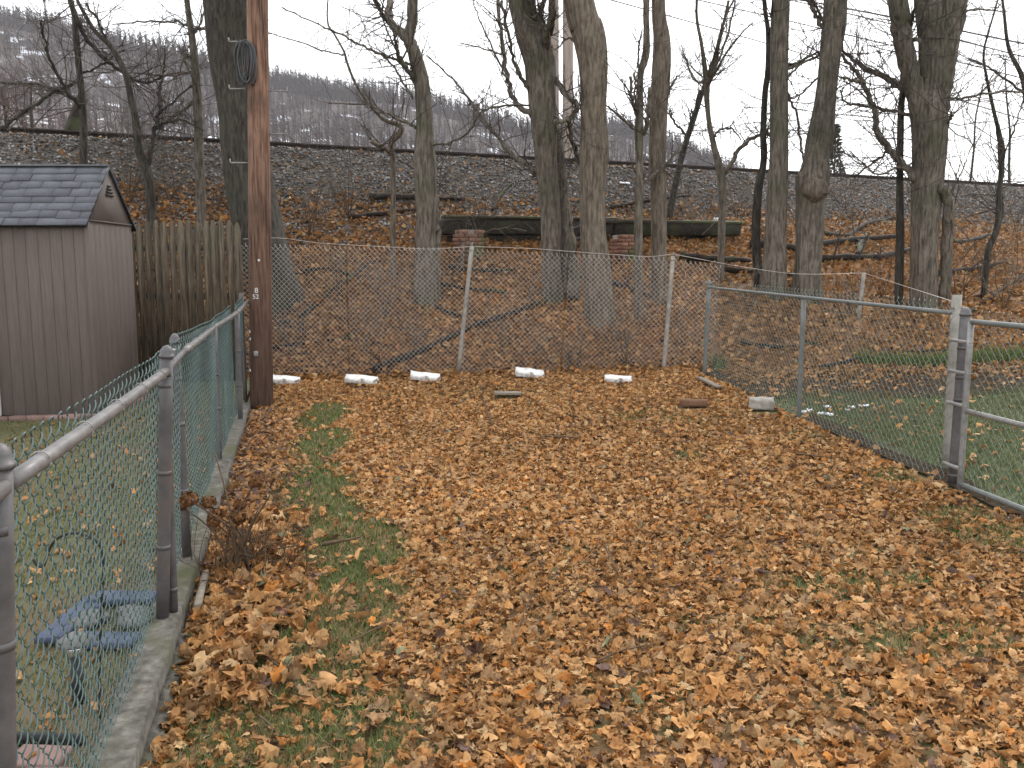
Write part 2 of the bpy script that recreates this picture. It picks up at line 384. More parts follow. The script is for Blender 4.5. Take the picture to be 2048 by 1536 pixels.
tag(MB().add(np.stack([Xh, Yh, Zh], -1).reshape(-1, 3), np.stack([a, a + 1, a + nu + 1, a + nu], -1)).build('hill', M['hill'], smooth=True), kind='structure')

# bare wood on the hill (one mass)
def hill_wood(n):
    X = RNG.uniform(-420, 300, n); Y = RNG.uniform(140, 640, n) ** 1.0
    nr = n // 5
    Y[:nr] = RNG.uniform(575, 625, nr); Y[nr:3 * nr] = RNG.uniform(440, 600, 2 * nr)
    keep = (X * 600 / Y > -460) & (X * 600 / Y < 300)
    X, Y = X[keep], Y[keep]; n = len(X)
    Z = hillz(X, Y); hh = RNG.uniform(8, 15, n)
    mb = MB()
    lean = RNG.normal(0, .05, (n, 2))
    P = np.stack([np.stack([X, Y, Z - 1], -1), np.stack([X + lean[:, 0] * hh * .5, Y, Z + hh * .5], -1), np.stack([X + lean[:, 0] * hh, Y + lean[:, 1] * hh, Z + hh], -1)], 1)
    R = np.stack([hh * .019, hh * .014, hh * .003], 1)
    mb.add(*tubes(P, R, 3, (0, 1, 0), False))
    K = 22
    f = RNG.uniform(.25, .95, (n, K)); az = RNG.uniform(0, 2 * PI, (n, K)); el = RNG.uniform(.35, 1.2, (n, K))
    Lb = hh[:, None] * RNG.uniform(.16, .34, (n, K)) * (1.15 - f * .6)
    S = np.stack([X[:, None] + lean[:, :1] * hh[:, None] * f, Y[:, None] + 0 * f, Z[:, None] + hh[:, None] * f], -1)
    D = np.stack([np.cos(az) * np.cos(el), np.sin(az) * np.cos(el), np.sin(el)], -1)
    E = S + D * Lb[..., None]
    wd = (hh * .013)[:, None] * np.ones_like(f)
    A = S + np.stack([0 * f, 0 * f, wd], -1); B = S - np.stack([wd, 0 * f, wd], -1)
    v = np.stack([A, B, E], 2).reshape(-1, 3)
    t = np.arange(len(v)).reshape(-1, 3)
    mb.add(v, None, t)
    o = mb.build('far_wood', M['hilltree'])
    return tag(o, 'hazy mass of bare trees covering the snowy hillside beyond the track', 'woodland', kind='stuff')
hill_wood(17000)

# ------------------------------------------------------------------ railway
def railway():
    x0, x1 = -22.0, 31.0
    root = thing('railway_track', (0, YR(0), 4.0), 'rusty dark railway track running along the top of the stone bank', 'railway track')
    dv = np.array([1, .433, 0]); dv = dv / np.linalg.norm(dv); nv_ = np.array([-dv[1], dv[0], 0])
    prof = [(-.068, 0), (.068, 0), (.068, .02), (.012, .035), (.012, .13), (.036, .145), (.036, .18), (-.036, .18), (-.036, .145), (-.012, .13), (-.012, .035), (-.068, .02)]
    for off in (0.0, 1.5):
        v = []
        for x in (x0, x1):
            p = np.array([x, YR(x), 4.03]) + nv_ * off
            v += [p + nv_ * a + np.array([0, 0, b]) for a, b in prof]
        k = len(prof)
        q = [[i, (i + 1) % k, k + (i + 1) % k, k + i] for i in range(k)]
        MB().add(v, q, [[0, i + 1, i] for i in range(1, k - 1)]).build('rail', M['steel'], root)
    n = int((x1 - x0) / .56)
    tie = None
    for i in range(n):
        x = x0 + .3 + i * .56
        p = np.array([x, YR(x), 3.965]) + nv_ * .75
        if tie is None:
            mb = MB().box((0, 0, 0), (.22, 2.5, .16), bev=.012)
            tie = mb.build('sleeper', M['tie'])
            o = tie
        else:
            o = tie.copy(); COL.objects.link(o)
        o.parent = root; o.location = tuple(p - wloc[root.name]); o.rotation_euler.z = math.atan2(dv[1], dv[0]) + random.uniform(-.02, .02)
railway()

# ballast stones: one mass on the bank
def stones(n):
    X = RNG.uniform(-14, 22, n); w_ = 0.25 + 3.0 * RNG.random(n) ** 1.25
    Y = YR(X) - w_
    keep = np.abs(X) < .66 * Y + 1; X, Y = X[keep], Y[keep]; n = len(X)
    Z = H(X, Y)
    s = RNG.uniform(.014, .036, n) * RNG.uniform(.8, 1.3, n)
    oc = np.array([(1, 0, 0), (-1, 0, 0), (0, 1, 0), (0, -1, 0), (0, 0, 1), (0, 0, -1)], float)
    tr = np.array([(0, 2, 4), (2, 1, 4), (1, 3, 4), (3, 0, 4), (2, 0, 5), (1, 2, 5), (3, 1, 5), (0, 3, 5)])
    v = oc[None] * RNG.uniform(.6, 1.2, (n, 6, 1)) + RNG.normal(0, .22, (n, 6, 3))
    a = RNG.uniform(0, 6.28, n); c, s_ = np.cos(a), np.sin(a)
    tl = RNG.normal(0, .6, n); ct, st = np.cos(tl), np.sin(tl)
    y2 = v[..., 1] * ct[:, None] - v[..., 2] * st[:, None]; z2 = v[..., 1] * st[:, None] + v[..., 2] * ct[:, None]
    v = np.stack([v[..., 0] * c[:, None] - y2 * s_[:, None], v[..., 0] * s_[:, None] + y2 * c[:, None], z2 * .8], -1)
    v = v * s[:, None, None] + np.stack([X, Y, Z + s * .3], -1)[:, None]
    g = RNG.choice([.05, .09, .14, .2, .3], n, p=[.16, .3, .3, .17, .07])
    col = np.stack([g * 1.42, g * 1.34, g * 1.28], -1)
    o = MB().add(v.reshape(-1, 3), None, (tr[None] + (np.arange(n) * 6)[:, None, None]).reshape(-1, 3), np.repeat(col, 6, 0)).build('ballast_stones', M['stone'])
    tag(o, 'loose grey crushed stone covering the upper railway bank', 'ballast', kind='stuff')
stones(72000)

# ------------------------------------------------------------------ leaves
half = [(.0, -.40), (.20, -.44), (.44, -.30), (.36, -.13), (.56, .08), (.31, .12), (.29, .34), (.11, .24), (0, .58)]
OUT = np.array(half + [(-x, y) for x, y in half[-2:0:-1]], float)       # 16 outline points
OUT8 = OUT[[0, 2, 4, 6, 8, 10, 12, 14]]
def leaf_geo(detail):
    if detail == 2:
        inner = OUT * .5
        v = np.vstack([[(0, 0)], inner, OUT]); n = 16
        t = [(0, 1 + i, 1 + (i + 1) % n) for i in range(n)]
        for i in range(n):
            j = (i + 1) % n
            t += [(1 + i, 1 + n + i, 1 + n + j), (1 + i, 1 + n + j, 1 + j)]
    elif detail == 1:
        v = np.vstack([[(0, 0)], OUT]); t = [(0, 1 + i, 1 + (i + 1) % 16) for i in range(16)]
    else:
        v = np.vstack([[(0, 0)], OUT8]); t = [(0, 1 + i, 1 + (i + 1) % 8) for i in range(8)]
    return v, np.array(t)
PAL = np.array([(.47, .255, .098), (.45, .222, .072), (.39, .175, .052), (.28, .14, .05), (.52, .33, .15), (.47, .18, .036), (.13, .072, .042), (.17, .1, .07), (.24, .23, .12), (.33, .19, .085)])
PAL = PAL * np.array([1.0, 1.03, 1.12])
PW = np.array([.28, .25, .16, .09, .06, .03, .022, .012, .006, .1])
def leaves(X, Y, size, detail, layer=.035, flat=.45, pal=PAL, pw=PW, bright=1.0):
    n = len(X); v2, t = leaf_geo(detail); nv = len(v2)
    sx = RNG.uniform(.8, 1.15, (n, 1))
    x = v2[None, :, 0] * sx; y = v2[None, :, 1] * np.ones((n, 1))
    x = x + RNG.normal(0, .045, (n, nv)); y = y + RNG.normal(0, .045, (n, nv))
    ph = RNG.uniform(0, PI, (n, 1)); k = np.abs(RNG.normal(0, 2.6, (n, 1))) + .5
    sg = np.where(RNG.random((n, 1)) < .6, 1, -1)
    u = x * np.cos(ph) + y * np.sin(ph); w_ = -x * np.sin(ph) + y * np.cos(ph)
    z = sg * (1 - np.cos(k * u)) / k; u = np.sin(k * u) / k
    z = z + .5 * RNG.normal(0, .9, (n, 1)) * w_ ** 2 + RNG.normal(0, .055, (n, nv)) * (1 if detail else .6)
    P = np.stack([u, w_, z], -1) * size[:, None, None]
    tx = RNG.normal(0, flat, n); ty = RNG.normal(0, flat, n); az = RNG.uniform(0, 2 * PI, n)
    c, s = np.cos(tx)[:, None], np.sin(tx)[:, None]
    P = np.stack([P[..., 0], P[..., 1] * c - P[..., 2] * s, P[..., 1] * s + P[..., 2] * c], -1)
    c, s = np.cos(ty)[:, None], np.sin(ty)[:, None]
    P = np.stack([P[..., 0] * c + P[..., 2] * s, P[..., 1], -P[..., 0] * s + P[..., 2] * c], -1)
    c, s = np.cos(az)[:, None], np.sin(az)[:, None]
    P = np.stack([P[..., 0] * c - P[..., 1] * s, P[..., 0] * s + P[..., 1] * c, P[..., 2]], -1)
    zmin = P[..., 2].min(1)
    lz = RNG.uniform(0, layer, n) - .75 * zmin
    C = np.stack([X, Y, H(X, Y) + lz], -1)
    ci = RNG.choice(len(pal), n, p=pw / pw.sum())
    col = pal[ci] * RNG.uniform(.72, 1.2, (n, 1)) * bright * (1 + .16 * wob(X * .55 + 3, Y * .6))[:, None]
    col = col[:, None, :] * RNG.uniform(.88, 1.1, (n, nv, 1))
    return P, C, t, col, ci
# grass patches showing through the leaves (photo px,py -> ground, half-widths in metres)
GP = []
STRIP = [(648, 815), (645, 850), (640, 890), (628, 940), (625, 985), (640, 1030), (690, 1085), (735, 1105), (705, 1130), (700, 1180), (690, 1235), (650, 1285), (600, 1335), (560, 1385)]
for (xa_, ya_), (xb_, yb2) in zip(STRIP[:-1], STRIP[1:]):
    for f_ in (0, .5):
        g = G(xa_ + (xb_ - xa_) * f_, ya_ + (yb2 - ya_) * f_); GP.append((g[0], g[1], .13, .2, .97))
for px, py, rx, ry, st in [(645, 835, .18, .5, .9), (640, 890, .2, .45, .95), (622, 950, .16, .3, .8), (625, 985, .2, .35, .9), (640, 1030, .2, .35, .95), (690, 1075, .26, .22, .95), (740, 1090, .2, .12, .8), (700, 1120, .26, .12, .9),
                           (745, 1110, .12, .1, .7), (690, 1185, .24, .16, .8), (690, 1235, .2, .2, .85), (640, 1290, .2, .2, .85), (600, 1330, .2, .2, .8), (540, 1400, .25, .2, .6), (480, 1450, .25, .2, .6), (640, 1430, .3, .2, .55), (560, 1500, .4, .2, .6), (430, 1500, .2, .15, .6),
                           (1800, 955, .18, .16, .6), (2010, 1060, .3, .35, .55), (1690, 1170, .35, .12, .4), (1850, 1290, .5, .15, .35), (1370, 915, .1, .14, .6), (980, 790, .5, .2, .3), (1350, 835, .6, .25, .35), (1600, 880, .3, .2, .3), (1480, 1250, .25, .1, .25)]:
    g = G(px, py); GP.append((g[0], g[1], rx * 1.35, ry * 1.35, min(1, st * 1.15)))
KO = [(*G(px, py)[:2], r) for px, py, r in [(1016, 800, .2), (1388, 820, .2), (1525, 828, .17), (1416, 776, .15), (566, 778, .13), (722, 778, .13), (850, 772, .13), (1060, 765, .13), (1237, 773, .11), (398, 1210, .1), (680, 1100, .08)]]
def grassy(X, Y):
    m = np.zeros(len(X))
    for gx, gy, rx, ry, st in GP:
        d = ((X - gx) / rx) ** 2 + ((Y - gy) / ry) ** 2
        m = np.maximum(m, st * np.clip(1.7 - d, 0, 1))
    return m
def yard_points(n, ya, yb_):
    Y = RNG.uniform(ya, yb_, n); X = XL(Y) + .15 + (XR(Y) - XL(Y) - .17) * RNG.random(n)
    k = np.abs(X) < .6 * Y + .9
    X, Y = X[k], Y[k]
    k = RNG.random(len(X)) > grassy(X, Y) * .97
    k &= ~((X - XL(Y) < .75 - .04 * Y + .1 * wob(X, Y * 2)) & (Y > 5.6) & (Y < 10.2) & (RNG.random(len(X)) < .75))
    for kx, ky, kr in KO: k &= (X - kx) ** 2 + ((Y - ky) * 1.3) ** 2 > kr * kr
    return X[k], Y[k]
def leaf_mass(parts, name, label):
    mb = MB()
    for P, C, t, col, _ in parts:
        n, nv, _3 = P.shape
        mb.add((P + C[:, None]).reshape(-1, 3), None, (t[None] + (np.arange(n) * nv)[:, None, None]).reshape(-1, 3), col.reshape(-1, 3))
    return tag(mb.build(name, M['leaf']), label, 'leaves', kind='stuff')
parts = []
X, Y = yard_points(12500, 2.5, 5.4); parts.append(leaves(X, Y, .024 + .06 * RNG.beta(1.8, 2.3, len(X)), 2, .025, .4))
X, Y = yard_points(11000, 2.5, 5.4); parts.append(leaves(X, Y, RNG.uniform(.02, .05, len(X)), 1, .02))
X, Y = yard_points(50000, 5.3, 12.2); parts.append(leaves(X, Y, .025 + .055 * RNG.beta(2, 2.4, len(X)), 1, .025, .4))
# darker crumbled strip along the kerb, and drifts against the kerb and round the shrub
Y = RNG.uniform(5.5, 10, 2600); X = XL(Y) + .1 + np.abs(RNG.normal(0, .26, 2600))
parts.append(leaves(X, Y, RNG.uniform(.03, .07, 2600), 0, .03, pal=PAL[[2, 3, 6, 7, 9]], pw=np.ones(5)))
Y = RNG.uniform(3.4, 6.0, 900); X = XL(Y) + .2 + np.abs(RNG.normal(0, .28, 900))
parts.append(leaves(X, Y, RNG.uniform(.06, .11, 900), 2, .07, .6))
Y = RNG.uniform(2.6, 6.0, 420); X = XL(Y) + .1 + np.abs(RNG.normal(0, .07, 420))
lk = leaves(X, Y, RNG.uniform(.04, .09, 420), 2, .03, .5); parts.append(lk)
leaf_mass(parts, 'fallen_leaves', 'thick carpet of dry brown maple leaves covering the back yard')
# slope
n = 62000
X = RNG.uniform(-13, 19, n); y0_ = Y0(X) - .05; y1_ = YB(X) + .35
Y = y0_ + (y1_ - y0_) * RNG.random(n)
k = (np.abs(X) < .64 * Y + 1) & (RNG.random(n) < np.clip(1.25 - .8 * np.clip((Y - YB(X) + np.where(X < 0, 1.9, 1.2)) / 1.5, 0, 1) , 0, 1))
X, Y = X[k], Y[k]
p1 = leaves(X, Y, RNG.uniform(.05, .1, len(X)), 0, .05, .65, bright=.82)
n = 5500
X = RNG.uniform(-12, 18, n); Y = YB(X) + 1.9 * RNG.random(n) ** 1.8
p2 = leaves(X, Y, RNG.uniform(.03, .075, n), 0, .03, .5, bright=.8)
leaf_mass([p1, p2], 'slope_leaves', 'brown leaf litter lying thick over the wooded slope below the stones')
# scattered on the lawns
n = 420
Y = RNG.uniform(2.6, 10, n); X = XL(Y) - .06 - np.abs(RNG.normal(0, 1.1, n))
Y2 = RNG.uniform(5, 12.1, 500); X2 = XR(Y2) + .05 + np.abs(RNG.normal(0, 1.2, 500))
X3 = RNG.uniform(2.8, 12, 4200); Y3 = 12.1 - np.abs(RNG.normal(0, .8, 4200))
leaf_mass([leaves(X, Y, RNG.uniform(.035, .075, n), 1, .012), leaves(X2, Y2, RNG.uniform(.04, .08, 500), 0, .015), leaves(X3, Y3, RNG.uniform(.035, .085, 4200), 0, .02, bright=.7)], 'lawn_leaves', 'loose brown leaves scattered over the grass of both neighbouring lawns')
# the nearest leaves, one by one
def single_leaves(n):
    Y = 2.75 + 1.9 * RNG.random(n * 3) ** 1.4; X = XL(Y) + .2 + (XR(Y) - XL(Y) - .4) * RNG.random(n * 3)
    k = np.abs(X) < .57 * Y; X, Y = X[k][:n], Y[k][:n]; n = len(X)
    P, C, t, col, ci = leaves(X, Y, RNG.uniform(.05, .09, n), 2, .015, .36)
    nm = ['curled tan maple leaf lying on top of the yard leaves', 'tawny brown maple leaf lying on top of the yard leaves', 'russet brown leaf lying on top of the yard leaves', 'dull brown leaf lying on top of the yard leaves', 'pale straw coloured maple leaf lying on top of the yard leaves',
          'bright orange maple leaf lying on top of the yard leaves', 'dark brown rotted leaf lying on top of the yard leaves', 'purplish brown leaf lying on top of the yard leaves', 'olive green leaf lying on top of the yard leaves', 'buff brown dry leaf lying on top of the yard leaves']
    short = ['tan', 'tawny', 'russet', 'dull brown', 'pale', 'orange', 'dark brown', 'purplish', 'olive', 'buff']
    for i in range(n):
        c = C[i] + np.array([0, 0, .018])
        o = MB().add(P[i] + c, None, t, col[i]).build('fallen_leaf', M['leaf'], origin=c)
        tag(o, nm[ci[i]], 'leaf', short[ci[i]] + ' leaves on the yard')
single_leaves(290)

# ------------------------------------------------------------------ grass
def blades(X, Y, h, wid, cols, name, label):
    n = len(X); az = RNG.uniform(0, 6.28, n); ln = RNG.normal(0, .5, (n, 2))
    Z = H(X, Y) - .003
    B = np.stack([X, Y, Z], -1); d = np.stack([np.cos(az), np.sin(az), 0 * az], -1) * wid[:, None]
    Mid = B + np.stack([ln[:, 0] * h * .35, ln[:, 1] * h * .35, h * .6], -1)
    T = B + np.stack([ln[:, 0] * h, ln[:, 1] * h, h * .95], -1)
    v = np.stack([B - d, B + d, Mid + d * .7, Mid - d * .7, T], 1)
    b = (np.arange(n) * 5)[:, None]
    ci = RNG.integers(0, len(cols), n)
    c = np.repeat(np.array(cols)[ci] * RNG.uniform(.7, 1.25, (n, 1)), 5, 0)
    o = MB().add(v.reshape(-1, 3), b + np.array([[0, 1, 2, 3]]), b + np.array([[3, 2, 4]]), c).build(name, M['grass'])
    tag(o, label, 'grass', kind='stuff')
GC = [(.11, .16, .045), (.15, .19, .06), (.18, .19, .075), (.28, .23, .13), (.08, .125, .035), (.17, .2, .06)]
n = 170000
Y = 2.6 + 9 * RNG.random(n) ** 1.3; X = XL(Y) + .1 + (XR(Y) - XL(Y) - .2) * RNG.random(n)
k = RNG.random(n) < np.clip(grassy(X, Y) * 1.4, 0, 1) ** 1.5; X, Y = X[k], Y[k]
blades(X, Y, RNG.uniform(.025, .06, len(X)), RNG.uniform(.0016, .003, len(X)) * (1 + Y / 7), GC, 'yard_grass', 'patchy green grass strip showing through the fallen leaves')
n = 100000
Y = 4.5 + 5.8 * RNG.random(n); X = XR(Y) + .1 + 7.5 * RNG.random(n) ** 1.3
k = (X < .66 * Y + .6) & (Y < 9.95 + .2 * np.sin(X * 2.3) + RNG.normal(0, .12, len(Y))) & (RNG.random(n) < np.clip((X - XR(Y) - .12) / .35, .05, 1))
X, Y = X[k], Y[k]
blades(X, Y, RNG.uniform(.025, .05, len(X)), RNG.uniform(.003, .005, len(X)), [(.12, .15, .055), (.15, .175, .07), (.19, .185, .095), (.1, .13, .05)], 'lawn_grass', 'short green grass of the lawn behind the green wire fence')
n = 42000
Y = 2.2 + 7.6 * RNG.random(n) ** 1.3; X = XL(Y) - .08 - 4.5 * RNG.random(n) ** 1.2
k = X > -.64 * Y - .6; X, Y = X[k], Y[k]
blades(X, Y, RNG.uniform(.02, .045, len(X)), RNG.uniform(.0018, .0035, len(X)), [(.09, .12, .035), (.13, .14, .05), (.2, .16, .08), (.07, .1, .03), (.17, .14, .07)], 'side_lawn_grass', 'patchy olive grass of the lawn in front of the shed')
n = 5200
X = RNG.uniform(2.8, 10, n); Y = 12.05 + RNG.normal(0, .13, n) + .1 * np.sin(X * 3)
k = (np.sin(X * 1.1 + .6) + .5 * np.sin(X * 2.7)) > -.15; X, Y = X[k], Y[k]
blades(X, Y, RNG.uniform(.08, .24, len(X)), RNG.uniform(.004, .008, len(X)), [(.1, .15, .04), (.16, .19, .06), (.06, .1, .03)], 'ground_cover', 'low green ground cover along the foot of the leafy slope')

# ------------------------------------------------------------------ trees
def unit(v): return v / (np.linalg.norm(v) + 1e-12)
def grow(out, p, d, L, r, lvl, top, rg, up=.12, nch=(3, 6), n=6):
    """one twig of n points and its side twigs"""
    pts = [p]; dd = d
    for i in range(n - 1):
        dd = unit(dd + rg.normal(0, .17, 3) + np.array([0, 0, up * .5]))
        pts.append(pts[-1] + dd * L / (n - 1))
    pts = np.array(pts)
    rr = r * np.linspace(1, .3 if lvl < top else .25, n)
    out.append((pts, rr))
    if lvl >= top: return
    for c in range(rg.integers(*nch)):
        t = rg.uniform(.2, .98) * (n - 1); i = min(int(t), n - 2); f = t - i
        q = pts[i] * (1 - f) + pts[i + 1] * f
        ax = unit(rg.normal(0, 1, 3)); td = unit(pts[i + 1] - pts[i])
        side = unit(np.cross(td, ax)); an = rg.uniform(.45, 1.05)
        cd_ = unit(td * math.cos(an) + side * math.sin(an) + np.array([0, 0, up]))
        grow(out, q, cd_, L * rg.uniform(.38, .68), max(rr[i] * .55, .0022), lvl + 1, top, rg, up, nch, n)
def twig_mesh(out, name, mat, parent):
    if not out: return
    P = np.array([a for a, _ in out]); R = np.array([b for _, b in out])
    mb = MB()
    big = R[:, 0] > .012
    if big.any(): mb.add(*tubes(P[big], R[big], 5, None, False))
    if (~big).any(): mb.add(*tubes(P[~big], R[~big], 3, None, False))
    o = mb.build(name, mat, parent)
    return tag(o, kind='stuff') if name == 'side_twigs' else o
def trunk_mesh(pts, rad, sides, seed, lump):
    """tapered, uneven trunk surface"""
    rg = np.random.default_rng(seed)
    v, q, t = tubes(pts, rad, sides, (0, 1, 0))
    N = len(pts); v = v.reshape(N, sides, 3); c = np.asarray(pts)[:, None]
    a = np.arange(sides) * 2 * PI / sides; s = np.arange(N)[:, None]
    k = np.ones((N, sides))
    for j in range(5):
        k += lump * rg.uniform(.3, .8) * np.sin(a[None] * rg.integers(1, 5) + s * rg.uniform(-.5, .5) + rg.uniform(0, 6.28))
    k += rg.normal(0, lump * .15, (N, sides))
    return (c + (v - c) * k[..., None]).reshape(-1, 3), q, t
NSEED = [100]
def tree(label, trunk, branches=(), Y=None, mat='bark', tw='twig', ext=3.5, ntw=14, twl=(.5, 1.2), name='bare_tree', flare=1.1, sides=18, lump=.05, lean=0.0, group=None, top=2, cat='tree', sink=.35, crown=True):
    NSEED[0] += 1; seed = NSEED[0]; rg = np.random.default_rng(seed)
    b = G(trunk[0][0], trunk[0][1]) if Y is None else at(trunk[0][0], trunk[0][1], Y)
    if Y is None: Y = b[1]
    base = b.copy(); base[2] = float(H(b[0], b[1]))
    root = thing(name, base, label, cat, group)
    P = []; R = []
    for i, (px, py, r) in enumerate(trunk):
        yy = Y + lean * i
        P.append(at(px, py, yy)); R.append(r * yy / FPX)
    P = np.array(P); R = np.array(R)
    if flare > 1:
        dn = P[0] - np.array([0, 0, sink])
        P = np.vstack([dn, P[0] * .999 + P[1] * .001, P[0] + (P[1] - P[0]) * .25, P[1:]]); R = np.concatenate([[R[0] * flare * 1.12, R[0] * flare, R[0] * (1 + (flare - 1) * .25)], R[1:]])
    inframe = len(P)
    if ext > 0:
        d = unit(P[-1] - P[-2]); d = unit(d + np.array([0, 0, .4]))
        e1 = P[-1] + d * ext * .5 + rg.normal(0, .12, 3); e2 = e1 + d * ext * .5 + rg.normal(0, .2, 3)
        P = np.vstack([P, e1, e2]); R = np.concatenate([R, [R[-1] * .75, R[-1] * .4]])
    PR = crom(np.hstack([P, R[:, None]]), 6)
    mb = MB().add(*trunk_mesh(PR[:, :3], np.maximum(PR[:, 3], .002), sides, seed, lump))
    mb.build('trunk', M[mat], root, smooth=True)
    out = []
    for br in branches:
        e = br[1] if isinstance(br, tuple) and isinstance(br[0], list) else rg.uniform(-.35, .35)
        pts = br[0] if isinstance(br, tuple) and isinstance(br[0], list) else br
        bp = np.array([np.append(at(x, y, Y + lean + e * i), r * Y / FPX) for i, (x, y, r) in enumerate(pts)])
        if pts[-1][1] < 25 and pts[-1][2] >= 3:          # goes on above the frame
            d = unit(bp[-1, :3] - bp[-2, :3]); bp = np.vstack([bp, np.append(bp[-1, :3] + d * 1.6, bp[-1, 3] * .4)])
        B = crom(bp, 6); B[:, :3] += rg.normal(0, .012, (len(B), 3)) * np.minimum(1, B[:, 3:] / .02)
        v, q, t = trunk_mesh(B[:, :3], np.maximum(B[:, 3], .0025), 8 if bp[0, 3] < .05 else 12, seed + len(out), lump)
        MB().add(v, q, t).build('branch', M[mat], root, smooth=True)
        for _ in range(max(3, int(len(B) * .8))):
            i = rg.integers(1, len(B) - 1); td = unit(B[i + 1, :3] - B[i, :3])
            d = unit(td * .7 + rg.normal(0, .7, 3) + np.array([0, 0, .15]))
            grow(out, B[i, :3], d, rg.uniform(*twl) * .8, max(min(B[i, 3] * .5, .012), .003), 1, top, rg)
    npt = len(PR); hi = PR[:, 2]
    if crown and ntw:
        for _ in range(ntw):
            i = rg.integers(int(npt * .35), npt - 1)
            d = unit(np.array([rg.normal(0, 1), rg.normal(0, 1), rg.uniform(0, .8)]))
            grow(out, PR[i, :3], d, rg.uniform(*twl), min(PR[i, 3] * .3, .010), 0, top, rg)
        if ext > 0:
            for _ in range(7):
                i = rg.integers(max(1, npt - 12), npt - 1)
                d = unit(np.array([rg.normal(0, 1), rg.normal(0, 1), rg.uniform(1.0, 2.2)]))
                grow(out, PR[i, :3], d, rg.uniform(1.4, 2.6), PR[i, 3] * .35, 0, 3, rg)
    twig_mesh(out, 'crown', M[tw], root)
    return root

# trunks behind the back fence
tree('thick dark tree trunk standing right behind the utility pole', [(556, 592, 46), (515, 440, 46), (492, 330, 45), (482, 200, 44), (470, 90, 50), (462, 0, 56)], mat='darkbark', ext=4, flare=1.12, ntw=5, lump=.045)
tree('slim grey tree forking high with crooked upper limbs beside a dead sapling', [(850, 604, 22), (851, 500, 20), (851, 420, 20), (850, 330, 22), (848, 250, 16), (842, 160, 15), (828, 105, 13), (817, 78, 11), (825, 40, 10), (825, 0, 10)],
     [[(824, 90, 9), (806, 70, 9), (787, 52, 8), (778, 30, 7), (780, 0, 7)], [(778, 42, 4), (766, 32, 4), (757, 15, 3.5), (748, -5, 3)], [(871, 604, 10), (872, 480, 9), (868, 390, 8), (862, 330, 6)],
      [(832, 165, 5), (818, 145, 4.5), (800, 118, 4), (792, 88, 3), (788, 70, 2.5)], [(830, 131, 3), (803, 125, 2.6), (769, 112, 2.3), (720, 90, 2), (687, 72, 1.8), (640, 50, 1.4), (562, 15, 1)],
      [(826, 195, 2.6), (805, 165, 2.2), (781, 125, 1.8), (740, 95, 1.2)], [(832, 256, 3), (800, 238, 2.6), (765, 222, 2.2), (731, 209, 1.8), (656, 206, 1.2)], [(862, 290, 2.4), (900, 285, 2.2), (940, 260, 1.6), (955, 230, 1)]],
     mat='bark', ext=2.5, ntw=10)
tree('thin dead sapling with a sharp crook and broken stub', [(786, 560, 6), (786, 478, 5.5), (786, 375, 5), (785, 312, 5.5), (783, 285, 6), (800, 265, 5.5), (799, 250, 5), (766, 238, 3.6), (738, 206, 3), (712, 169, 2.6), (694, 125, 2.4), (688, 103, 2.2), (669, 69, 2), (656, 47, 1.8), (656, 0, 1.4)],
     [[(785, 308, 5), (766, 295, 4.5), (742, 284, 4)], [(690, 110, 1.6), (650, 102, 1.4), (600, 85, 1.2), (534, 66, .8)]], mat='bark2', ext=1, ntw=6, sides=10, flare=1.05)
tree('twisted multi-stemmed grey tree with a drooping looped branch', [(1108, 600, 20), (1102, 480, 19), (1098, 400, 19), (1090, 312, 23), (1087, 219, 26), (1080, 125, 27), (1058, 62, 30), (1041, 0, 24)],
     [[(1140, 596, 17), (1137, 480, 15), (1126, 400, 13), (1118, 312, 11), (1108, 250, 9)], [(1128, 600, 7), (1120, 480, 6), (1113, 350, 4.5), (1106, 250, 4)],
      [(1088, 105, 9), (1094, 72, 8), (1104, 40, 7), (1105, 0, 6.5)], [(1078, 70, 5), (1070, 40, 4.5), (1064, 0, 4)], [(1082, 70, 5), (1086, 45, 4.5), (1080, 25, 4), (1088, -5, 3.5)],
      [(1064, 230, 6), (1035, 209, 5), (1016, 162, 4.5), (1004, 78, 3.8), (993, 0, 3.2)], [(1062, 182, 4), (1035, 140, 3.5), (1019, 78, 3), (1004, 0, 2.5)],
      [(1090, 366, 8), (1063, 337, 6), (1022, 306, 4.5), (991, 266, 3.2), (944, 212, 2.5), (938, 197, 2.2), (900, 153, 1.8), (853, 109, 1.2)],
      [(1103, 150, 6), (1129, 184, 5), (1153, 210, 5), (1147, 231, 4.5), (1135, 240, 4.2), (1110, 245, 4)], [(1141, 236, 3.5), (1141, 260, 4), (1146, 288, 4), (1160, 325, 2.5)],
      [(1016, 162, 2), (990, 110, 1.8), (960, 40, 1.3), (945, 0, 1)], [(1004, 110, 1.8), (975, 100, 1.5), (920, 85, 1.1)], [(1060, 210, 2.2), (1000, 212, 2), (960, 225, 1.6), (920, 260, 1)]], mat='bark', ext=3.5, ntw=5, lump=.09)
tree('broad smooth grey trunk with a long orange bark scar, bending left', [(1200, 642, 29), (1191, 520, 27), (1186, 470, 26), (1185, 375, 25), (1189, 300, 27), (1188, 219, 25), (1185, 125, 28), (1174, 62, 31), (1158, 0, 29)],
     [[(1168, 100, 2.4), (1140, 75, 2), (1117, 95, 1.4)], [(1164, 250, 2), (1160, 200, 1.6), (1155, 150, 1.2)]], mat='bark2', ext=4.5, ntw=3, lump=.04)
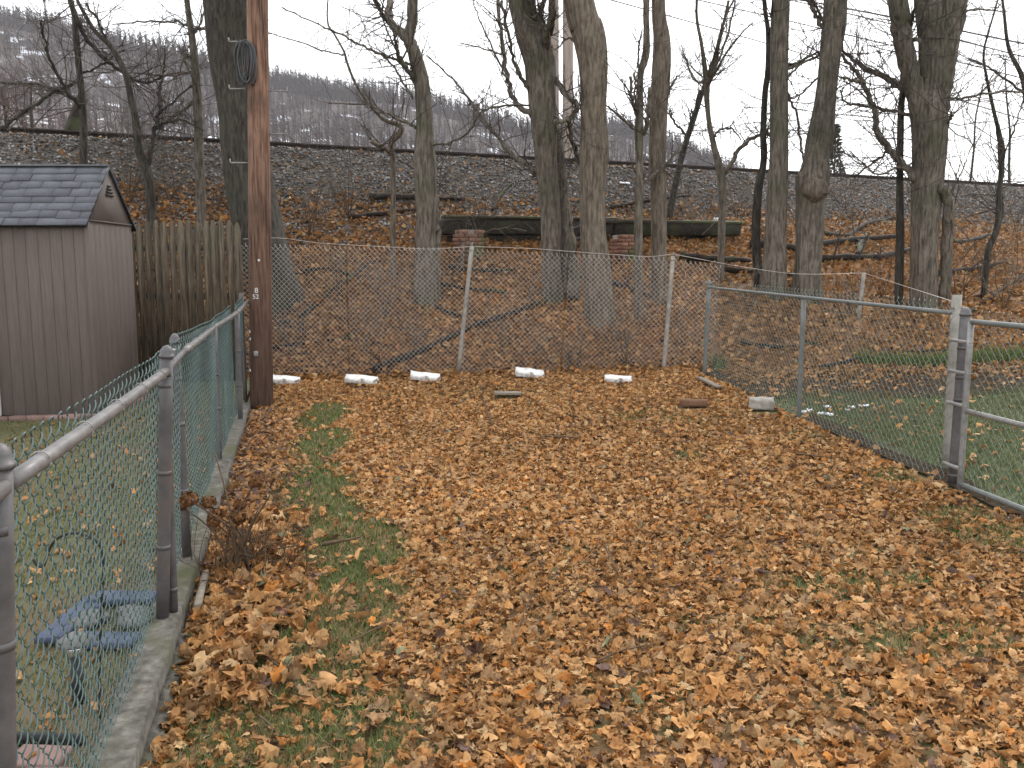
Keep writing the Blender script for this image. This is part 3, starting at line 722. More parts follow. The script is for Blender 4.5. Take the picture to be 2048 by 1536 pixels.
tree('slender greenish trunk with short pruned stubs pressed against a paler tree', [(1277, 640, 9), (1277, 480, 8.5), (1278, 400, 8), (1279, 312, 8), (1278, 250, 8.5), (1280, 219, 6.5), (1281, 150, 6.5), (1292, 109, 7), (1293, 62, 6.5), (1293, 0, 6)],
     [[(1275, 232, 3), (1264, 200, 3), (1262, 155, 3)], [(1276, 230, 2), (1271, 190, 2), (1269, 145, 2)], [(1284, 270, 5), (1297, 240, 4.5), (1299, 172, 4)], [(1273, 262, 2.4), (1247, 240, 2.2), (1216, 212, 1.8)],
      [(1281, 385, 4.5), (1297, 359, 4), (1329, 331, 3.2), (1366, 287, 2)], [(1278, 140, 2.2), (1276, 100, 1.8), (1285, 60, 1.2)]], mat='bark', ext=3, ntw=5, sides=12)
tree('straight pale tree trunk with peeling bark between two slender trees', [(1318, 602, 16), (1317, 470, 15), (1317, 375, 16), (1315, 312, 16.5), (1318, 219, 18), (1321, 156, 18), (1323, 78, 16), (1317, 0, 14)],
     [[(1334, 190, 2.4), (1350, 160, 2), (1360, 150, 1.4)]], mat='bark2', ext=4, ntw=4)
tree('slanting dark sapling rising towards a knotted many-twigged crown', [(1338, 440, 7), (1345, 400, 7), (1360, 328, 6.5), (1376, 272, 5.5), (1392, 225, 4.5), (1406, 180, 4), (1430, 110, 3), (1452, 30, 2)],
     [[(1358, 335, 4), (1368, 290, 3.5), (1384, 240, 3), (1400, 180, 2)], [(1375, 275, 2.4), (1350, 245, 2), (1337, 222, 1.6)], [(1372, 285, 2.2), (1380, 240, 2), (1384, 218, 1.6)]], mat='darkbark', ext=1.5, ntw=14, sides=10, flare=1.05)
tree('slim grey sapling splitting into a fan of upright switches', [(1441, 567, 7), (1443, 469, 7), (1443, 360, 8), (1429, 297, 6), (1419, 250, 5), (1414, 200, 5), (1413, 165, 6), (1404, 94, 3.5), (1394, 41, 3), (1394, 0, 2.6)],
     [[(1415, 170, 4), (1424, 145, 3.2), (1441, 78, 3), (1457, 0, 2.4)], [(1416, 168, 3), (1426, 146, 2.4), (1450, 85, 2.2), (1472, 0, 1.6)], [(1416, 170, 2.4), (1430, 145, 2), (1460, 95, 1.8), (1505, 45, 1.2)], [(1445, 350, 5), (1455, 338, 4.5), (1485, 291, 4), (1520, 271, 3.2), (1545, 269, 3), (1580, 266, 1.6)],
      [(1408, 168, 2.4), (1390, 160, 2), (1375, 130, 1.6), (1362, 90, 1)], [(1422, 285, 2), (1440, 262, 1.8), (1462, 256, 1.8), (1482, 280, 1.2)]], mat='bark', ext=1.5, ntw=9, sides=10, flare=1.05)
tree('thin dark wavy tree hugging the left side of a straight grey trunk', [(1517, 575, 9), (1512, 475, 8.5), (1517, 380, 8), (1526, 332, 6.5), (1528, 300, 6.5), (1526, 269, 6), (1530, 190, 5.5), (1536, 142, 5.5), (1536, 63, 4.5), (1528, 0, 4)],
     [[(1536, 70, 3), (1546, 45, 2.5), (1545, 0, 2)], [(1540, 140, 3.5), (1580, 132, 3), (1632, 105, 2)], [(1532, 270, 2.4), (1545, 240, 2), (1540, 200, 1.6)]], mat='darkbark', ext=2.5, ntw=12, sides=12)
tree('straight grey trunk standing beside a burled leaning tree', [(1546, 592, 24), (1551, 475, 21), (1555, 380, 20), (1557, 316, 18), (1558, 190, 17), (1560, 90, 17), (1561, 0, 17)],
     [[(1570, 178, 2.6), (1590, 220, 2.4), (1600, 280, 2.2), (1606, 320, 2)], [(1572, 140, 3), (1600, 125, 2.4), (1625, 108, 2)]], mat='bark', ext=4.5, ntw=5)
tb = tree('leaning trunk with a large burl and a pale bark scar below it', [(1612, 600, 28), (1619, 475, 27), (1620, 420, 27), (1624, 370, 31), (1629, 345, 29), (1633, 315, 25), (1639, 285, 24), (1652, 190, 21), (1662, 95, 21), (1671, 0, 21)],
     [[(1648, 60, 4.5), (1632, 30, 4), (1613, -4, 3.5)], [(1650, 54, 3), (1630, 10, 2.4), (1622, -5, 2)], [(1646, 108, 2.4), (1600, 130, 2), (1572, 160, 1.4)], [(1640, 150, 2), (1600, 190, 1.8), (1575, 200, 1.2)]], mat='bark', ext=4.5, ntw=6, lump=.06)
bp_ = at(1634, 378, wloc[tb.name][1] - .3)
bm = bmesh.new(); bmesh.ops.create_icosphere(bm, subdivisions=3, radius=1)
for v in bm.verts:
    k = 1 + .12 * math.sin(5 * v.co.x + 2) * math.sin(6 * v.co.z) + .1 * math.sin(9 * v.co.y + 4 * v.co.z)
    v.co = Vector((bp_[0] + v.co.x * .2 * k, bp_[1] + .1 + v.co.y * .2 * k, bp_[2] + v.co.z * .2 * k))
MB().bm(bm).build('burl', M['bark2'], tb, smooth=True)
tree('thin dark sapling in front of the big forked tree', [(1797, 612, 8.5), (1800, 475, 8), (1800, 380, 7), (1800, 316, 6.5), (1802, 221, 6), (1807, 171, 6), (1812, 100, 4), (1820, 40, 3)],
     [[(1800, 330, 3), (1782, 300, 2.6), (1740, 330, 2), (1709, 354, 1.6)]], mat='darkbark', ext=1.5, ntw=34, sides=10, twl=(.6, 1.7), flare=1.05)
tree('largest grey tree forking low into two massive limbs', [(1846, 618, 25), (1848, 475, 25), (1854, 380, 28), (1861, 285, 31), (1858, 221, 33), (1866, 180, 28), (1868, 95, 27), (1858, 0, 29)],
     [[(1845, 235, 20), (1830, 180, 18), (1808, 95, 17), (1795, 0, 17)], [(1872, 240, 20), (1879, 170, 22), (1890, 95, 23), (1906, 0, 25)], [(1888, 600, 11), (1895, 475, 11), (1897, 410, 10), (1884, 370, 9)],
      [(1830, 360, 8), (1812, 335, 7.5), (1789, 310, 7), (1757, 269, 6), (1748, 221, 5.5), (1732, 177, 5), (1716, 149, 4), (1681, 107, 2.6)], [(1822, 182, 8), (1800, 172, 7), (1780, 158, 6), (1732, 136, 4.5), (1681, 101, 2.6)],
      [(1835, 230, 4), (1795, 225, 3.4), (1748, 215, 3), (1694, 206, 2.2), (1680, 180, 1.6)], [(1730, 165, 4), (1705, 160, 3), (1678, 154, 2)], [(1888, 200, 2.6), (1930, 195, 2.4), (1970, 187, 2.2), (2050, 182, 1.6)],
      [(1893, 255, 3), (1900, 235, 2.6), (1908, 225, 2.4)], [(1812, 85, 4), (1825, 78, 4), (1840, 84, 4)], [(1822, 60, 2.4), (1826, 30, 2.2), (1834, -5, 2)], [(1912, 40, 2.4), (1935, 22, 2), (1980, 20, 1.6), (2007, 25, 1.2)],
      [(1818, 345, 2.4), (1795, 335, 2.2), (1755, 348, 1.8), (1730, 330, 1.4), (1700, 302, 1)]], mat='bark', ext=4.5, ntw=26, twl=(.8, 1.9), flare=1.08, sides=22)
tree('gnarled thin tree with a dark wavy lower stem near the gate', [(1966, 600, 6), (1972, 540, 6), (1978, 495, 6.5), (1994, 455, 6), (1999, 380, 5), (2004, 300, 4.5), (1989, 228, 3.4), (1979, 184, 3), (1973, 152, 2.4), (1968, 100, 2)],
     [[(1995, 455, 4), (2005, 420, 3.5), (2000, 380, 3), (1996, 300, 2), (1985, 200, 1.4)], [(2002, 330, 1.6), (2030, 250, 1.4), (2048, 200, 1)]], mat='darkbark', ext=1.5, ntw=22, sides=10, twl=(.6, 1.7), flare=1.05)
tree('thin arching tree at the edge of the bank right of the gate', [(2090, 560, 8), (2075, 420, 7), (2062, 300, 6), (2052, 200, 5), (2043, 150, 4.5), (2017, 95, 3.6), (2007, 16, 2.6)], [[(2050, 190, 2.6), (2000, 150, 2), (1950, 120, 1.4)]], mat='darkbark', ext=1.2, ntw=26, twl=(.7, 1.8), sides=10, flare=1.05)
# left of the pole
tree('slender sapling leaning over the picket fence', [(404, 470, 10), (403, 430, 9.5), (398, 290, 9), (395, 200, 8.5), (390, 130, 7.5), (382, 60, 6), (374, 0, 5)],
     [[(388, 62, 2.4), (400, 48, 2), (412, 20, 1.4)], [(376, 52, 2.4), (350, 44, 2), (300, 42, 1.8), (225, 50, 1)], [(386, 120, 2), (365, 105, 2), (362, 115, 1.8), (383, 135, 1.6)], [(394, 140, 2.6), (330, 150, 2), (262, 146, 1.4)], [(391, 62, 3), (398, 56, 3), (425, 65, 1.6)], [(388, 200, 2.6), (360, 225, 2), (320, 250, 1.4)]], mat='bark', ext=2, ntw=12, sides=12, flare=1.05)
tree('crooked dark sapling behind the shed roof with a long arching limb', [(305, 460, 10), (302, 420, 9.5), (296, 350, 9), (278, 300, 8), (272, 240, 7), (262, 200, 6.5), (250, 145, 6), (222, 93, 5), (190, 62, 4), (165, 20, 3.4), (150, -10, 3)],
     [[(296, 345, 5), (305, 280, 4.5), (318, 220, 3.5), (322, 160, 2.5), (332, 105, 1.6)], [(306, 262, 2.6), (345, 235, 2.2), (385, 200, 1.8)], [(222, 95, 2.6), (200, 50, 2.4), (172, 5, 2)], [(312, 235, 2.4), (350, 200, 2), (384, 170, 1.4)], [(306, 256, 2.6), (340, 243, 2.2), (372, 242, 2), (410, 262, 1.2)]], mat='darkbark', ext=1.5, ntw=14, sides=12, flare=1.05)
tree('thin upright tree with a hanging curved vine beyond the shed', [(171, 400, 8), (168, 330, 7.5), (166, 219, 6.5), (160, 156, 6), (153, 78, 5.5), (148, 30, 5), (138, -8, 5)],
     [[(140, 2, 5), (158, 45, 4.5), (175, 80, 4.2), (210, 118, 3.8), (244, 144, 3.4), (268, 160, 2.8), (292, 165, 2.4), (318, 156, 2), (332, 140, 1.6)], [(168, 222, 3.6), (140, 190, 3.4), (110, 140, 3), (88, 80, 2.4), (82, 40, 1.8)], [(165, 160, 2.6), (110, 185, 3), (40, 228, 3.4), (0, 262, 3.6)], [(164, 150, 2.4), (200, 130, 2), (250, 100, 1.4)], [(158, 200, 2), (90, 172, 2.4), (0, 165, 2.4)]], mat='darkbark', ext=1.5, ntw=20, twl=(.6, 1.6), sides=12, flare=1.05)
# brushy trees beyond the track
def brush_tree(px, py, Y, hgt, label, seed, mat='twigred', nb=9, top=3, r0=.09, kind='bare_tree', spread=.6, group=None, cat='tree', nch=(4, 7), trunkmat='darkbark', lean=0.0):
    rg = np.random.default_rng(seed)
    p = at(px, py, Y)
    z = float(H(p[0], p[1])) if YR(p[0]) + 5 > p[1] else float(hillz(np.float64(p[0]), np.float64(max(p[1], 140)))) if p[1] > 130 else 2.1
    base = np.array([p[0], p[1], z])
    root = thing(kind, base, label, cat, group)
    n = 7; pts = [base - np.array([0, 0, .3])]
    d = unit(np.array([lean, 0, 1]))
    for i in range(n - 1):
        d = unit(d + rg.normal(0, .1, 3)); pts.append(pts[-1] + d * (hgt + .3) * .8 / (n - 1))
    pts = np.array(pts); rr = r0 * np.linspace(1.1, .3, n)
    c = crom(np.hstack([pts, rr[:, None]]), 4)
    MB().add(*trunk_mesh(c[:, :3], c[:, 3], 9, seed, .05)).build('trunk', M[trunkmat], root, smooth=True)
    out = []
    for _ in range(nb):
        i = rg.integers(int(len(c) * .2), len(c) - 1)
        a = rg.uniform(0, 6.28); d = unit(np.array([math.cos(a) * spread, math.sin(a) * spread, rg.uniform(.3, 1)]))
        grow(out, c[i, :3], d, hgt * rg.uniform(.25, .45), max(c[i, 3] * .5, .012), 0, top, rg, .1, nch)
    twig_mesh(out, 'crown', M[mat], root)
    return root
for i, (px, Y_, h_, tx) in enumerate([(42, 21, 5.2, 'brushy reddish tree beyond the track at the far end past the shed'), (-60, 20, 4.8, 'low brushy tree beyond the track, farthest past the shed'), (120, 23, 4.2, 'brushy tree beyond the track next to a leaning stump'), (215, 24, 4.0, 'dense reddish brush tree beyond the track behind the crooked sapling'),
                                      (285, 27, 3.6, 'low reddish brush tree beyond the track near the slender sapling'), (10, 26, 6.0, 'tall brushy tree beyond the track with a wide twiggy crown')]):
    brush_tree(px, 300, Y_, h_, tx, 700 + i, nb=8, spread=.9, r0=.07 + .02 * (i % 3))
for i, (px, Y_, h_, tx) in enumerate([(1475, 60, 4.5, 'small faint round-headed tree beyond the track left of the straight trunk'), (1540, 70, 5.5, 'faint bare tree beyond the track between two trunks'), (1950, 45, 11, 'tall pale bare tree beyond the track right of the forked tree'), (2040, 42, 12, 'tall pale bare tree beyond the track above the gate'),
                                      (1725, 48, 10, 'tall faint bare tree beyond the track left of the forked tree'), (1590, 50, 9, 'faint bare tree beyond the track between the straight and leaning trunks'), (1250, 60, 6, 'faint bare tree beyond the track behind the slender greenish trunk'), (930, 70, 7, 'faint bare tree beyond the track between the slim and twisted trees')]):
    brush_tree(px, 350, Y_, h_, tx, 760 + i, mat='twig', nb=9, spread=.8, r0=.09)
# small conifer far beyond the track
def conifer():
    p = at(1668, 350, 55); base = np.array([p[0], p[1], 2.1])
    root = thing('conifer', base, 'small dark feathery conifer beyond the track behind the burled tree', 'tree')
    MB().tube(np.array([base - [0, 0, .3], base + [0, 0, 5], base + [0, 0, 8.4]]), np.array([.12, .08, .01]), 6).build('trunk', M['darkbark'], root)
    n = 1500; f = RNG.random(n) ** 1.2; a = RNG.uniform(0, 6.28, n); rr = (1 - f) * 1.25 * RNG.random(n) ** .5 * (1 + .35 * np.sin(a * 3 + f * 20))
    c = base + np.stack([np.cos(a) * rr, np.sin(a) * rr, .6 + f * 7.8], -1)
    d = np.stack([np.cos(a), np.sin(a), RNG.uniform(-.1, .8, n)], -1) * RNG.uniform(.15, .4, (n, 1)); s = RNG.normal(0, .05, (n, 3))
    MB().add(np.stack([c - s, c + s, c + d], 1).reshape(-1, 3), None, np.arange(n * 3).reshape(-1, 3)).build('crown', M['needle'], root)
conifer()
# leaning broken trunk beyond the track at left
p0 = at(88, 285, 19.5); p0[2] = float(H(p0[0], p0[1])); p1 = at(165, 195, 19.8)
rt = thing('leaning_stump', p0, 'thick broken stump leaning right beyond the track behind the shed', 'stump')
pp = crom(np.array([np.append(p0 - [0.05, 0, .2], .2), np.append((p0 + p1) / 2, .17), np.append(p1, .12)]), 6)
MB().add(*trunk_mesh(pp[:, :3], pp[:, 3], 12, 5, .07)).build('trunk', M['log'], rt, smooth=True)

# pale twin poles beyond the track
for px, lab in ((1137, 'pale weathered pole beyond the track seen right beside the broad bending trunk'), (1108, 'pale weathered pole beyond the track half hidden by the twisted tree')):
    b = at(px, 335, 24.5); b[2] = float(H(b[0], b[1])); tp = at(px - 1, -160, 24.5)
    rt = thing('utility_pole', b, lab, 'pole')
    MB().tube(np.linspace(b - [0, 0, .3], tp, 9), np.linspace(.155, .135, 9), 14, (0, 1, 0)).build('shaft', M['palewood'], rt, smooth=True)
    MB().box(tp + np.array([0, -.16, -.5]), (1.6, .1, .12), bev=.01).build('crossarm', M['palewood'], rt)
# power lines
for i, (a, b, lab) in enumerate([((1222, 0), (1500, 81), 'lowest thin power line crossing between the tree trunks'), ((1397, 0), (1500, 25), 'middle thin power line sloping past the forked tree'), ((1605, 0), (2048, 88), 'topmost thick power line sloping across the two massive limbs'), ((1640, 14), (2048, 114), 'second power line just under the topmost thick one')]):
    sl = (b[1] - a[1]) / (b[0] - a[0])
    xs = np.linspace(a[0] - 330, 2500, 30)
    P = np.array([at(x, a[1] + sl * (x - a[0]) + 2.2e-5 * (x - a[0]) * (x - 2100), 30 + 4 * (x - 1200) / 800) for x in xs])
    tag(MB().tube(P, .022 if i != 2 else .032, 5, (0, 0, 1)).build('power_line', M['cable'], origin=P[0]), lab, 'power line')

# ------------------------------------------------------------------ left chain link fence on its kerb
def railz(Y): return 1.195 + .004 * np.maximum(0, Y - 5) + .006 * np.maximum(0, Y - 9)
def kerbz(Y): return np.interp(Y, [-6, 2, 4.4, 7.5, 9.3, 10.6], [-.09, -.08, 0.0, .07, .12, .16])
fv = unit(np.array([-.233, 1, 0])); fn = np.array([fv[1], -fv[0], 0])          # along the fence, towards the yard
def kerb():
    rt = thing('concrete_kerb', (XL(5.0), 5.0, -.1), 'long narrow stained concrete kerb under the left chain link fence', 'kerb')
    ys = np.linspace(-3, 10.2, 90); rg = np.random.default_rng(3)
    prof = [(-.09, -.35), (-.09, -.006), (-.082, .0), (.062, .0), (.07, -.008), (.074, -.35)]
    v = []
    for y in ys:
        c = np.array([XL(y), y, kerbz(y)])
        for a_, b_ in prof: v.append(c + fn * (a_ + rg.normal(0, .003)) + np.array([0, 0, b_ + (rg.normal(0, .003) if b_ > -.1 else 0)]))
    k = len(prof); q = [[i * k + j, i * k + j + 1, (i + 1) * k + j + 1, (i + 1) * k + j] for i in range(len(ys) - 1) for j in range(k - 1)]
    MB().add(v, q, None).build('kerb_top', M['concrete'], rt)
    v = []
    ys = np.linspace(-3, 4.15, 50)
    prof = [(.07, -.4), (.07, -.085), (.125, -.1), (.135, -.4)]
    for y in ys:
        c = np.array([XL(y), y, kerbz(y)])
        for a_, b_ in prof: v.append(c + fn * (a_ + rg.normal(0, .003)) + np.array([0, 0, b_ + (rg.normal(0, .004) if b_ > -.2 else 0)]))
    k = len(prof); q = [[i * k + j, i * k + j + 1, (i + 1) * k + j + 1, (i + 1) * k + j] for i in range(len(ys) - 1) for j in range(k - 1)]
    MB().add(v, q, [[(len(ys) - 1) * k, (len(ys) - 1) * k + 1, (len(ys) - 1) * k + 2], [(len(ys) - 1) * k, (len(ys) - 1) * k + 2, (len(ys) - 1) * k + 3]]).build('footing', M['concrete'], rt)
kerb()

def chain(A, B, hA, hB, d=.071, r=.0022, sub=4, sides=4, bulge=.006, skew=0.0, up=(0, 0, 1), seed=1, hooks=True, coil=.0045):
    """woven zigzag wires between bottom points A and B"""
    A = np.asarray(A, float); B = np.asarray(B, float); rg = np.random.default_rng(seed)
    L = np.linalg.norm((B - A)[:2]); nw = max(2, int(L / (d / 2))); ns = int(max(hA, hB) / (d / 2))
    al = (B - A) / L; hz = unit(np.array([al[0], al[1], 0])); nrm = np.array([hz[1], -hz[0], 0]); up = np.asarray(up, float)
    kk = np.linspace(0, ns, ns * sub + 1)
    fr = kk % 2; tri = np.where(fr < 1, fr, 2 - fr); sinu = .5 - .5 * np.cos(PI * kk)
    s0 = .62 * tri + .38 * sinu
    W = np.arange(nw)
    s = np.where((W % 2 == 0)[:, None], s0[None], 1 - s0[None])
    off = np.where((W % 2 == 0)[:, None], np.sin(PI * kk)[None], np.sin(PI * (kk + 1))[None])
    z = kk / ns
    u = W[:, None] * (d / 2) + s * (d / 2)
    u = u + skew * (z[None] - .5) + .002 * np.sin(u * 9 + z[None] * 7)
    f = u / L
    hh = hA + (hB - hA) * f
    bl = bulge * (np.sin(u * 2.3 + z[None] * 4) + np.sin(u * 5.1 - z[None] * 3))
    P = A + al * u[..., None] + up * (hh * z[None])[..., None] + nrm * (off * coil + bl)[..., None]
    R = np.full(P.shape[:2], r)
    mb = MB().add(*tubes(P, R, sides, tuple(nrm + np.array([0, 0, .05])), False))
    if hooks:                                    # knuckled ends above the rail
        HW = W[W % 2 == (0 if ns % 2 else 1)]; T = P[HW, -1]; sg = np.where(HW % 2 == 0, 1, -1)[:, None] * (1 if ns % 2 == 0 else -1)
        a = T + hz * .010 * sg + up * .012; b = T + hz * .016 * sg + up * .022 + nrm * .004; c = T + hz * .006 * sg + up * .028 + nrm * .008; e = T - hz * .004 * sg + up * .018 + nrm * .006
        Q = np.stack([T, a, b, c, e], 1)
        mb.add(*tubes(Q, np.full(Q.shape[:2], r * 1.15), sides, tuple(nrm), False))
    return mb
def dome_post(rt, base, top, r, mat='greypipe', cap=True, bands=(), mcap=None, name='post'):
    base = np.asarray(base, float); top = np.asarray(top, float)
    o = MB().tube(np.linspace(base, top - (np.array([0, 0, .055]) if cap else 0), 6), r, 16, (0, 1, 0)).build(name, M[mat], rt, smooth=False)
    for p in o.data.polygons: p.use_smooth = len(p.vertices) == 4
    if cap:
        z = np.array([0, .012, .0125, .03, .045, .055, .06]); rr = np.array([1.16, 1.16, 1.05, .98, .75, .42, .05]) * r
        c = top - np.array([0, 0, .06])
        k = MB().tube(c + np.outer(z, unit(top - base)), rr, 16, (0, 1, 0)).build('cap', M[mcap or mat], o, smooth=True)
    for t_ in bands:
        c = base + (top - base) * t_; d = unit(top - base)
        MB().tube(np.array([c - d * .011, c + d * .011]), r * 1.09, 16, (0, 1, 0)).build('band', M[mat], o)
    return o
def bottom(Y, lift=.0): return np.array([XL(Y), Y, kerbz(Y) + lift])
def left_fence():
    rt = thing('chain_link_fence', bottom(6.0), 'low chain link fence with grey pipe rail and blue-green wire along the concrete kerb', 'fence')
    yN, yA, yB, y1, y2, yE = 1.98, 4.16, 5.03, 7.5, 9.24, 10.35
    side = -fn * .035                       # wire hangs on the lawn side of the rail
    dome_post(rt, at(8, 1900, 1.98), at(-8, 884, 1.98), .032, bands=(.25, .62, .84, .93))
    # the yard end post leans out a little at its foot
    dome_post(rt, at(324, 1224, yA) - [0, 0, .05], at(332, 690, yA), .031, bands=(.28, .55, .86, .9))
    dome_post(rt, at(347, 1216, yA + .06) - [0, 0, .05], at(330, 745, yA + .06), .021, cap=False, bands=(.12,))
    dome_post(rt, bottom(yB), at(349, 666, yB), .027, bands=(.3, .6, .8))
    dome_post(rt, at(439, 926, y1) - [0, 0, .03], at(428, 652, y1), .026, cap=False, bands=(.04, .42, .66))
    dome_post(rt, at(481, 842, y2) - [0, 0, .03], at(474, 626, y2), .026, cap=False, bands=(.04, .35, .66))
    dome_post(rt, bottom(yE), bottom(yE) + [0, 0, 1.28], .024, cap=False)
    dome_post(rt, bottom(-.3, -.1), bottom(-.3) + [0, 0, 1.35], .032)
    RP = np.array([at(-700, 1420, .9), at(10, 972, yN), at(333, 742, yA), at(368, 703, yB), at(428, 655, y1), at(474, 626, y2), at(494, 604, yE)]); RY = [-.3, yN, yA, yB, y1, y2, yE]; RP[0] = RP[1] + (RP[1] - RP[2]) * 1.05
    def rp(Y): return np.array([np.interp(Y, RY, RP[:, k]) if k != 1 else Y for k in range(3)])
    for a_, b_ in ((-.3, yN), (yN, yA), (yB, y1), (y1, y2), (y2, yE)):
        P = np.linspace(rp(a_ + .03), rp(b_ - .02), 12); P[:, 2] += np.sin(np.linspace(0, PI, 12)) * -.004
        o = MB().tube(P, .0215, 14, (0, 0, 1)).build('top_rail', M['rail'], rt, smooth=True)
        n = max(2, int((b_ - a_) / .42))
        for i in range(n):
            c = rp(a_ + (b_ - a_) * (i + .6) / n); a0 = np.linspace(.2, 6.0, 14)
            ring = c[None] + .0255 * (np.cos(a0)[:, None] * fn[None] + np.sin(a0)[:, None] * np.array([0, 0, 1])) + np.linspace(-.006, .006, 14)[:, None] * fv[None]
            MB().tube(ring, .0022, 5).build('wire_tie', M['galv'], o)
    MB().tube(np.linspace(rp(yA + .03), rp(yB - .02), 5), .017, 10, (0, 0, 1)).build('top_rail', M['greypipe'], rt, smooth=True)
    for k_, (a_, b_, sb, sd_) in enumerate(((-.3, yN, 2, 3), (yN, yA, 5, 6), (yA, yB, 4, 5), (yB, y1, 3, 4), (y1, y2, 2, 4), (y2, yE, 2, 3))):
        A = bottom(a_, .015) + side; B = bottom(b_, .015) + side
        upv = (rp((a_ + b_) / 2) + side - (A + B) / 2); upv = upv / upv[2]
        mb = chain(A, B, rp(a_)[2] + .055 - A[2], rp(b_)[2] + .055 - B[2], sub=sb, sides=sd_, r=.0023, d=.081, coil=.006, seed=40 + k_, up=upv)
        mb.build('chain_link_mesh', M['bluewire'], rt, smooth=True)
    # latch chain between the two posts
    c0 = at(343, 700, yA + .2); c1 = at(352, 716, yB - .2)
    for i in range(7):
        c = c0 + (c1 - c0) * i / 6 - np.array([0, 0, .05 * math.sin(PI * i / 6)])
        a0 = np.linspace(0, 2 * PI, 9); e1 = fv if i % 2 else np.array([0, 0, 1]); e2 = fn
        MB().tube(c + .035 * np.outer(np.cos(a0), fv) + .016 * np.outer(np.sin(a0), (np.array([0, 0, 1]) if i % 2 else fn)), .005, 6).build('chain_link', M['galv'], rt, smooth=True)
left_fence()

# ------------------------------------------------------------------ right chain link fence and gate
rvec = unit(np.array([-.105, 1, 0]))
def rb(Y, lift=0.0): return np.array([XR(Y), Y, float(H(XR(Y), Y)) + lift])
def right_fence():
    yC, yM, yK = 6.27, 8.74, 11.7
    zt = lambda Y: np.interp(Y, [4, yC, yM, yK], [1.36, 1.395, 1.40, 1.475])
    rt = thing('chain_link_fence', rb(9.0), 'green vinyl chain link fence with pipe top rail beside the right lawn', 'fence')
    dome_post(rt, rb(yK, -.1), at(1418, 559, yK), .03, mat='greenpipe', bands=(.5,))
    dome_post(rt, rb(yM, -.1), rb(yM) * [1, 1, 0] + [0, 0, zt(yM)], .024, mat='greenpipe', cap=False)
    dome_post(rt, at(1906, 965, yC) - [0, 0, .05], at(1932, 614, yC), .036, mat='greypipe', bands=(.08, .5, .62, .78))
    def rp(Y): return np.array([XR(Y), Y, zt(Y)])
    MB().tube(np.linspace(rp(yC + .05), rp(yK - .03), 14), .017, 12, (0, 0, 1)).build('top_rail', M['greenpipe'], rt, smooth=True)
    A = rb(yC + .05, -.02); B = rb(yK - .03, -.02); off = np.array([.035, 0, 0])
    chain(A + off, B + off, zt(yC) + .05 - A[2], zt(yK) + .05 - B[2], sub=3, sides=4, r=.0024, seed=60, d=.078).build('chain_link_mesh', M['greenwire'], rt, smooth=True)
    # old bare end post just behind
    b = at(1893, 932, 6.72); b[2] = float(H(b[0], b[1])) - .1; t = at(1914, 590, 6.72)
    op = thing('old_fence_post', b, 'tall light galvanised post without a cap right behind the gate post', 'post')
    MB().tube(np.linspace(b, t, 5), .036, 16, (0, 1, 0)).build('pipe', M['oldpipe'], op, smooth=True)
    for dx in (-.045, .045): MB().tube(np.array([t + [dx * .5, -.02, -.1], t + [dx * 1.2, -.03, -.095]]), .008, 8).build('bolt', M['galv'], op)
    # gate
    g = thing('gate', rb(yC - .12), 'green wire gate with pipe frame hinged on the capped grey post', 'gate')
    y0g, y1g = yC - .2, yC - 1.2
    def gp(Y, z): return np.array([XR(Y), Y, z])
    zb = float(H(XR(yC), yC)) + .06; ztp = 1.345
    MB().tube(np.linspace(gp(y0g, zb - .12), gp(y0g, ztp), 6), .021, 12, (0, 1, 0)).build('frame_pipe', M['galv'], g, smooth=True)
    MB().tube(np.linspace(gp(y1g, zb), gp(y1g, ztp), 6), .021, 12, (0, 1, 0)).build('frame_pipe', M['galv'], g, smooth=True)
    MB().tube(np.linspace(gp(y0g, ztp), gp(y1g, ztp), 6), .019, 12, (0, 0, 1)).build('frame_pipe', M['greenpipe'], g, smooth=True)
    MB().tube(np.linspace(gp(y0g, zb + .53), gp(y1g, zb + .53), 6), .019, 12, (0, 0, 1)).build('frame_pipe', M['galv'], g, smooth=True)
    MB().tube(np.linspace(gp(y0g, zb), gp(y1g, zb), 6), .019, 12, (0, 0, 1)).build('frame_pipe', M['greenpipe'], g, smooth=True)
    chain(gp(y1g, zb - .02) + off, gp(y0g, zb - .02) + off, ztp - zb + .07, ztp - zb + .07, sub=3, sides=4, r=.0024, seed=61, d=.078).build('chain_link_mesh', M['greenwire'], g, smooth=True)
    for z in (1.2, .98, .75, .3):
        MB().box(gp(yC - .1, z), (.03, .24, .022), rotz(.1), bev=.004).build('hinge', M['galv'], g)
right_fence()

